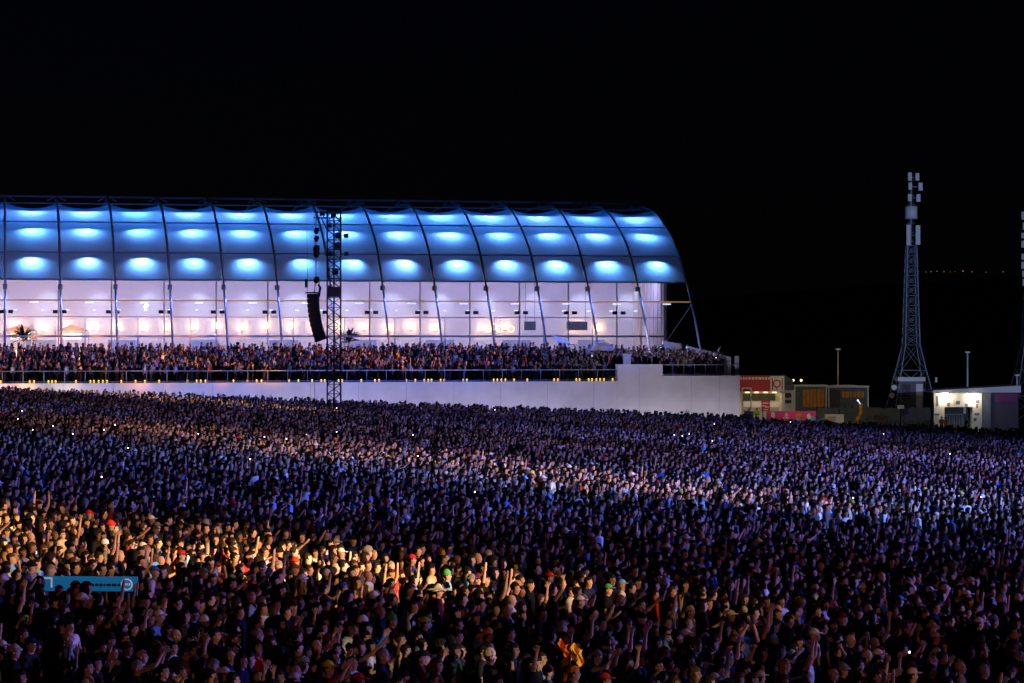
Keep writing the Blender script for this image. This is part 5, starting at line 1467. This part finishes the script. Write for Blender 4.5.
def pole(px, ytop, Y, r, label, lampm=None, headm='yellow_tube', name='lamp_post'):
    e, X, Z = yard(name, px, Y, label, 'pole')
    MB().tube([(0, 0, 0), (0, 0, Z(ytop))], r * 1.4, 8, r).build('shaft', M[headm], e)
    MB().box((-0.25, -0.15, Z(ytop)), (0.25, 0.15, Z(ytop) + 0.18)).build('lamp_head', M['white_panel'], e)
pole(838, 350, 262, 0.085, 'slim yellowish lamp post rising behind the containers', headm='yellow_tube')
pole(967.5, 353, 262, 0.085, 'slim pale lamp post rising behind the entrance building', headm='white_panel')
pole(1017, 376, 256, 0.09, 'short thin mast at the right end of the entrance roof', headm='white_panel', name='roof_mast')

# ------------------------------------------------------------------ blue banner board in the crowd
e = empty('blue_board', BAN, -0.06)
kb = BAN.y / F; w2 = 50 * kb; zt = EYE - (576.5 - HOR) * kb - BAN.z
MB().box((-w2, 0, zt - 0.34), (w2, 0.05, zt)).build('panel', M['lit_board'], e)
mb = MB().box((-w2 + 0.06, -0.012, zt - 0.06), (-w2 + 0.32, -0.002, zt - 0.025)).box((-w2 + 0.06, -0.012, zt - 0.26), (-w2 + 0.095, -0.002, zt - 0.062)).box((-w2 + 0.285, -0.012, zt - 0.26), (-w2 + 0.32, -0.002, zt - 0.062))
mb.build('corner_emblem', M['white_lit'], e); mb = MB()
x = -0.18
for q in range(9):
    wd = random.uniform(0.04, 0.11); mb.box((x, -0.012, zt - 0.225), (x + wd, -0.002, zt - 0.165)); x += wd + 0.025
mb.build('lettering', M['navy_print'], e)
mb = MB(); mb.torus((w2 - 0.25, -0.006, zt - 0.18), 0.12, 0.018, 'y', 24, 5)
for q in range(4): mb.box((w2 - 0.33 + q * 0.045, -0.012, zt - 0.2), (w2 - 0.305 + q * 0.045, -0.002, zt - 0.15))
mb.build('badge', M['white_lit'], e)
for x in (-w2 + 0.1, 0, w2 - 0.1): MB().tube([(x, 0.1, 0), (x, 0.1, zt)], 0.03, 6).build('post', M['dark_metal'], e)
tag(e, 'bright blue board with pale lettering and a round badge standing in the crowd', 'banner')

# orange flag waved above the heads
fp = stand_at(570, 655, 1.95); e = empty('hand_flag', fp, 0.15)
MB().tube([(0.0, 0, 1.35), (0.02, 0, 2.3)], 0.012, 6).build('stick', M['dark_metal'], e)
kf = fp.y / F
def rag(x0, x1, z0, z1, m, seed):
    mb = MB(); n_ = 8; rr = random.Random(seed); ph = rr.uniform(0, 6)
    g = [[(x0 + (x1 - x0) * i / n_ + 0.03 * math.sin(j * 0.9 + ph), 0.05 * math.sin(i * 1.1 + j * 0.7 + ph), z0 + (z1 - z0) * j / n_ + 0.04 * math.sin(i * 0.8 + ph) - 0.09 * (i / n_)) for i in range(n_ + 1)] for j in range(n_ + 1)]
    for j in range(n_):
        for i in range(n_): mb.poly([g[j][i], g[j][i + 1], g[j + 1][i + 1], g[j + 1][i]], True)
    mb.build('flag_cloth', m, e)
zf = lambda q: EYE - (q - HOR) * kf - fp.z
rag(-12 * kf, -2 * kf, zf(652), zf(640), M['flag_orange'], 1); rag(0.5 * kf, 13 * kf, zf(661), zf(644), M['flag_amber'], 2)
tag(e, 'small orange and amber flag of two cloths waved above the near crowd', 'flag')

# ------------------------------------------------------------------ phone lights
pb_ = MB().box((-0.038, -0.004, -0.075), (0.038, 0.004, 0.075)).mesh('phone_body'); pb_.materials.append(M['phone_body'])
ps_ = MB().box((-0.02, -0.0075, -0.005), (0.02, -0.0045, 0.055)).mesh('phone_screen'); ps_.materials.append(M['phone_light'])
PH = [(23, 411), (19, 419), (34, 430), (54, 426), (116, 425), (105, 430), (74, 434), (129, 448), (199, 434), (251, 459), (103, 477), (337, 408), (477, 402), (495, 410), (337, 432), (307, 435), (287, 439), (265, 437), (413, 435), (418, 456),
      (714, 424), (712, 441), (689, 434), (682, 436), (674, 435), (883, 434), (949, 454), (475, 492), (907, 651), (790, 422), (980, 497), (852, 498), (381, 365), (506, 366), (592, 356), (716, 358)]
for px, py in PH:
    if py < 370:
        w = -14.0 if px < 600 else -13; s = s_at(px, w); p = hall(s, w, z_at(py, s, w))
    else:
        p = stand_at(px, py, 1.86); p = Vector((p.x, p.y - 0.3, p.z + 1.86))
    e = empty('phone', p, random.uniform(-0.5, 0.4)); sc_ = 0.75 if py < 600 else 0.6; e.scale = (sc_, sc_, sc_)
    link_mesh('phone_case', pb_, e); link_mesh('phone_screen', ps_, e)
    tag(e, 'lit phone held up as a tiny white spark in the crowd' if py < 600 else 'phone with a white glowing screen held up near the bottom, at right', 'phone', 'phone lights in the crowd' if py < 600 else 'phones held up near the front')

# ------------------------------------------------------------------ lanterns on the stage and round the field
S1 = (108, -8, 32); S2 = (100, -20, 30); S3 = (96, 12, 15); S4 = (90, -10, 18)
BEAMS = [
 # name, lamp position, aim, watts, colour, cone degrees, edge softness, lamp size, width and height factor of the beam, gobo break-up
 ('stage_spot_warm', S1, (-22, 70.6, 1.5), 2.5e6, (1.0, 0.6, 0.24), 7.0, 0.9, 0.35, 1.0, 1.0, (48, 0.42, 0.62, 0.03, 1.8)),
 ('stage_spot_rose', S2, (-4, 114, 1.2), 1.1e6, (1.0, 0.68, 0.64), 5.2, 0.95, 0.35, 1.0, 1.0, 80),
 ('stage_wash_violet', (132, 80, 32), (14, 124, 1), 1.15e6, (0.11, 0.17, 1.0), 58, 1.0, 0.35, 1.0, 1.0, 9),
 ('stage_wash_pale', (118, 40, 22), (4, 140, 1), 1.6e5, (0.85, 0.66, 0.95), 34, 1.0, 0.35, 1.0, 0.6, 30),
 ('stage_wash_blue', (125, 55, 34), (22, 97, 1), 1.35e6, (0.16, 0.29, 1.0), 14, 1.0, 0.35, 1.0, 1.0, 40),
 ('stage_wash_tower', (92, 0, 16), (52, 275, 16), 8.0e5, (0.45, 0.55, 1.0), 9, 1.0, 0.35, 1.4, 1.4),
 ('stage_wash_near', (88, 66, 10), (0, 48, 1), 2.7e5, (0.24, 0.2, 1.0), 50, 0.9, 0.35, 1.0, 1.0, 12),
 ('stage_wash_red', (40, -45, 14), (0, 45, 1), 2.4e4, (1.0, 0.36, 0.2), 50, 0.9, 0.35, 1.0, 1.0, 12),
 ('stage_spot_amber', (120, 140, 15), (-30, 206, 6.0), 1.2e6, (1.0, 0.34, 0.012), 28, 0.9, 0.35, 1.0, 0.1, (240, 0.52, 0.6, 0.03, 3.2)),
 ('terrace_wash_blue', (125, 120, 25), (-12, 209, 6.5), 6.0e5, (0.12, 0.18, 1.0), 32, 0.9, 0.35, 1.0, 0.12, 40),
 ('terrace_end_wash', (-75, 40, 22), tuple(P0 + U * 59 + D * -8 + Vector((0, 0, 5.3))), 3.2e5, (0.8, 0.74, 1.0), 5.5, 1.0, 0.35, 1.0, 0.5),
 ('stage_gobo_warm', (88, -20, 26), (-4, 47, 1), 1.3e5, (1.0, 0.55, 0.3), 13, 0.9, 0.35, 1.0, 0.8, (60, 0.56, 0.64, 0.0, 1.6)),
 ('flag_fill_spot', (88, -20, 26), tuple(stand_at(572, 652, 1.9) + Vector((0, 0, 1.9))), 5.0e5, (1.0, 0.75, 0.45), 1.3, 1.0),  # narrow spot added only to brighten the flag
 ('stage_spot_yellow', (60, 100, 18), (-29, 191, 2.0), 5.0e5, (1.0, 0.78, 0.3), 4.5, 1.0, 0.35, 1.0, 1.0, (140, 0.4, 0.6, 0.0, 2.0)),
]

# ------------------------------------------------------------------ stage lights (the stage stands to the right, outside the frame)
def beam(name, loc, target, energy, color, angle, blend=0.6, size=0.35, sx=1.0, sy=1.0, gobo=None):
    o = lamp('SPOT', name, loc, energy, color, target, angle, blend, size); o.scale = (sx, sy, 1)
    if gobo:                                       # a break-up gobo in the lantern
        l = o.data; l.use_nodes = True; nt = l.node_tree
        em = nt.nodes['Emission']; tc = nt.nodes.new('ShaderNodeTexCoord'); nz = nt.nodes.new('ShaderNodeTexNoise')
        gobo = gobo if isinstance(gobo, tuple) else (gobo, 0.34, 0.66, 0.12, 1.7); nz.inputs['Scale'].default_value = gobo[0]; nz.inputs['Detail'].default_value = 3
        mr = nt.nodes.new('ShaderNodeMapRange'); 
        for q in range(4): mr.inputs[q + 1].default_value = gobo[q + 1]
        nt.links.new(tc.outputs['Normal'], nz.inputs['Vector']); nt.links.new(nz.outputs['Fac'], mr.inputs[0]); nt.links.new(mr.outputs[0], em.inputs['Strength'])
    return o
for b in BEAMS: beam(*b)
# unseen area lights added at the wall foot to brighten the terrace wall
for k in range(5):
    sk = -6 + k * 16.0
    p = hall(sk, WALL_W - 3.3, 0); q = hall(sk, WALL_W - 0.4, 0)
    zg = float(G(p.x)) + 0.35
    lamp('AREA', 'wall_fill_light', (p.x, p.y, zg), WALLW * (1 + 0.12 * k), (0.9, 0.8, 1.0), (q.x, q.y, zg + 3.4), size=15.5, size_y=0.3)

# ------------------------------------------------------------------ night sky, faint added fill, camera
w = bpy.data.worlds.new('World'); scene.world = w; w.use_nodes = True
nt = w.node_tree; bg = nt.nodes['Background']
sky = nt.nodes.new('ShaderNodeTexSky'); sky.sky_type = 'NISHITA'; sky.sun_disc = False; sky.sun_elevation = R(12); sky.sun_rotation = R(120)
mx = nt.nodes.new('ShaderNodeMix'); mx.data_type = 'RGBA'; mx.blend_type = 'MULTIPLY'; mx.inputs[0].default_value = 1; mx.inputs[7].default_value = (0.5, 0.45, 1.0, 1)
nt.links.new(sky.outputs[0], mx.inputs[6]); nt.links.new(mx.outputs[2], bg.inputs[0]); bg.inputs[1].default_value = SKY_W
sl = bpy.data.lights.new('night_fill', 'SUN'); sl.energy = 0.003; sl.angle = R(0.5); sl.color = (0.8, 0.87, 1.0)  # very weak sun lamp added as bluish fill
so = bpy.data.objects.new('night_fill', sl); COL.objects.link(so); so.rotation_euler = (R(50), 0, R(60))

cam = bpy.data.cameras.new('camera'); co = bpy.data.objects.new('camera', cam); COL.objects.link(co)
cam.sensor_fit = 'HORIZONTAL'; cam.sensor_width = 36; cam.lens = F / 1024 * 36; cam.clip_start = 1; cam.clip_end = 9000
co.location = (0, 0, EYE); co.rotation_euler = (R(90) - (341.5 - HOR) / F, 0, 0)
scene.camera = co
scene.view_settings.view_transform = 'Standard'; scene.view_settings.look = 'None'; scene.view_settings.gamma = 1; scene.view_settings.exposure = 0
scene.cycles.use_denoising = DENOISE
scene.cycles.max_bounces = 5; scene.cycles.diffuse_bounces = 3; scene.cycles.glossy_bounces = 2; scene.cycles.transparent_max_bounces = 8
scene.cycles.sample_clamp_indirect = 4
scene.cycles.use_light_tree = True
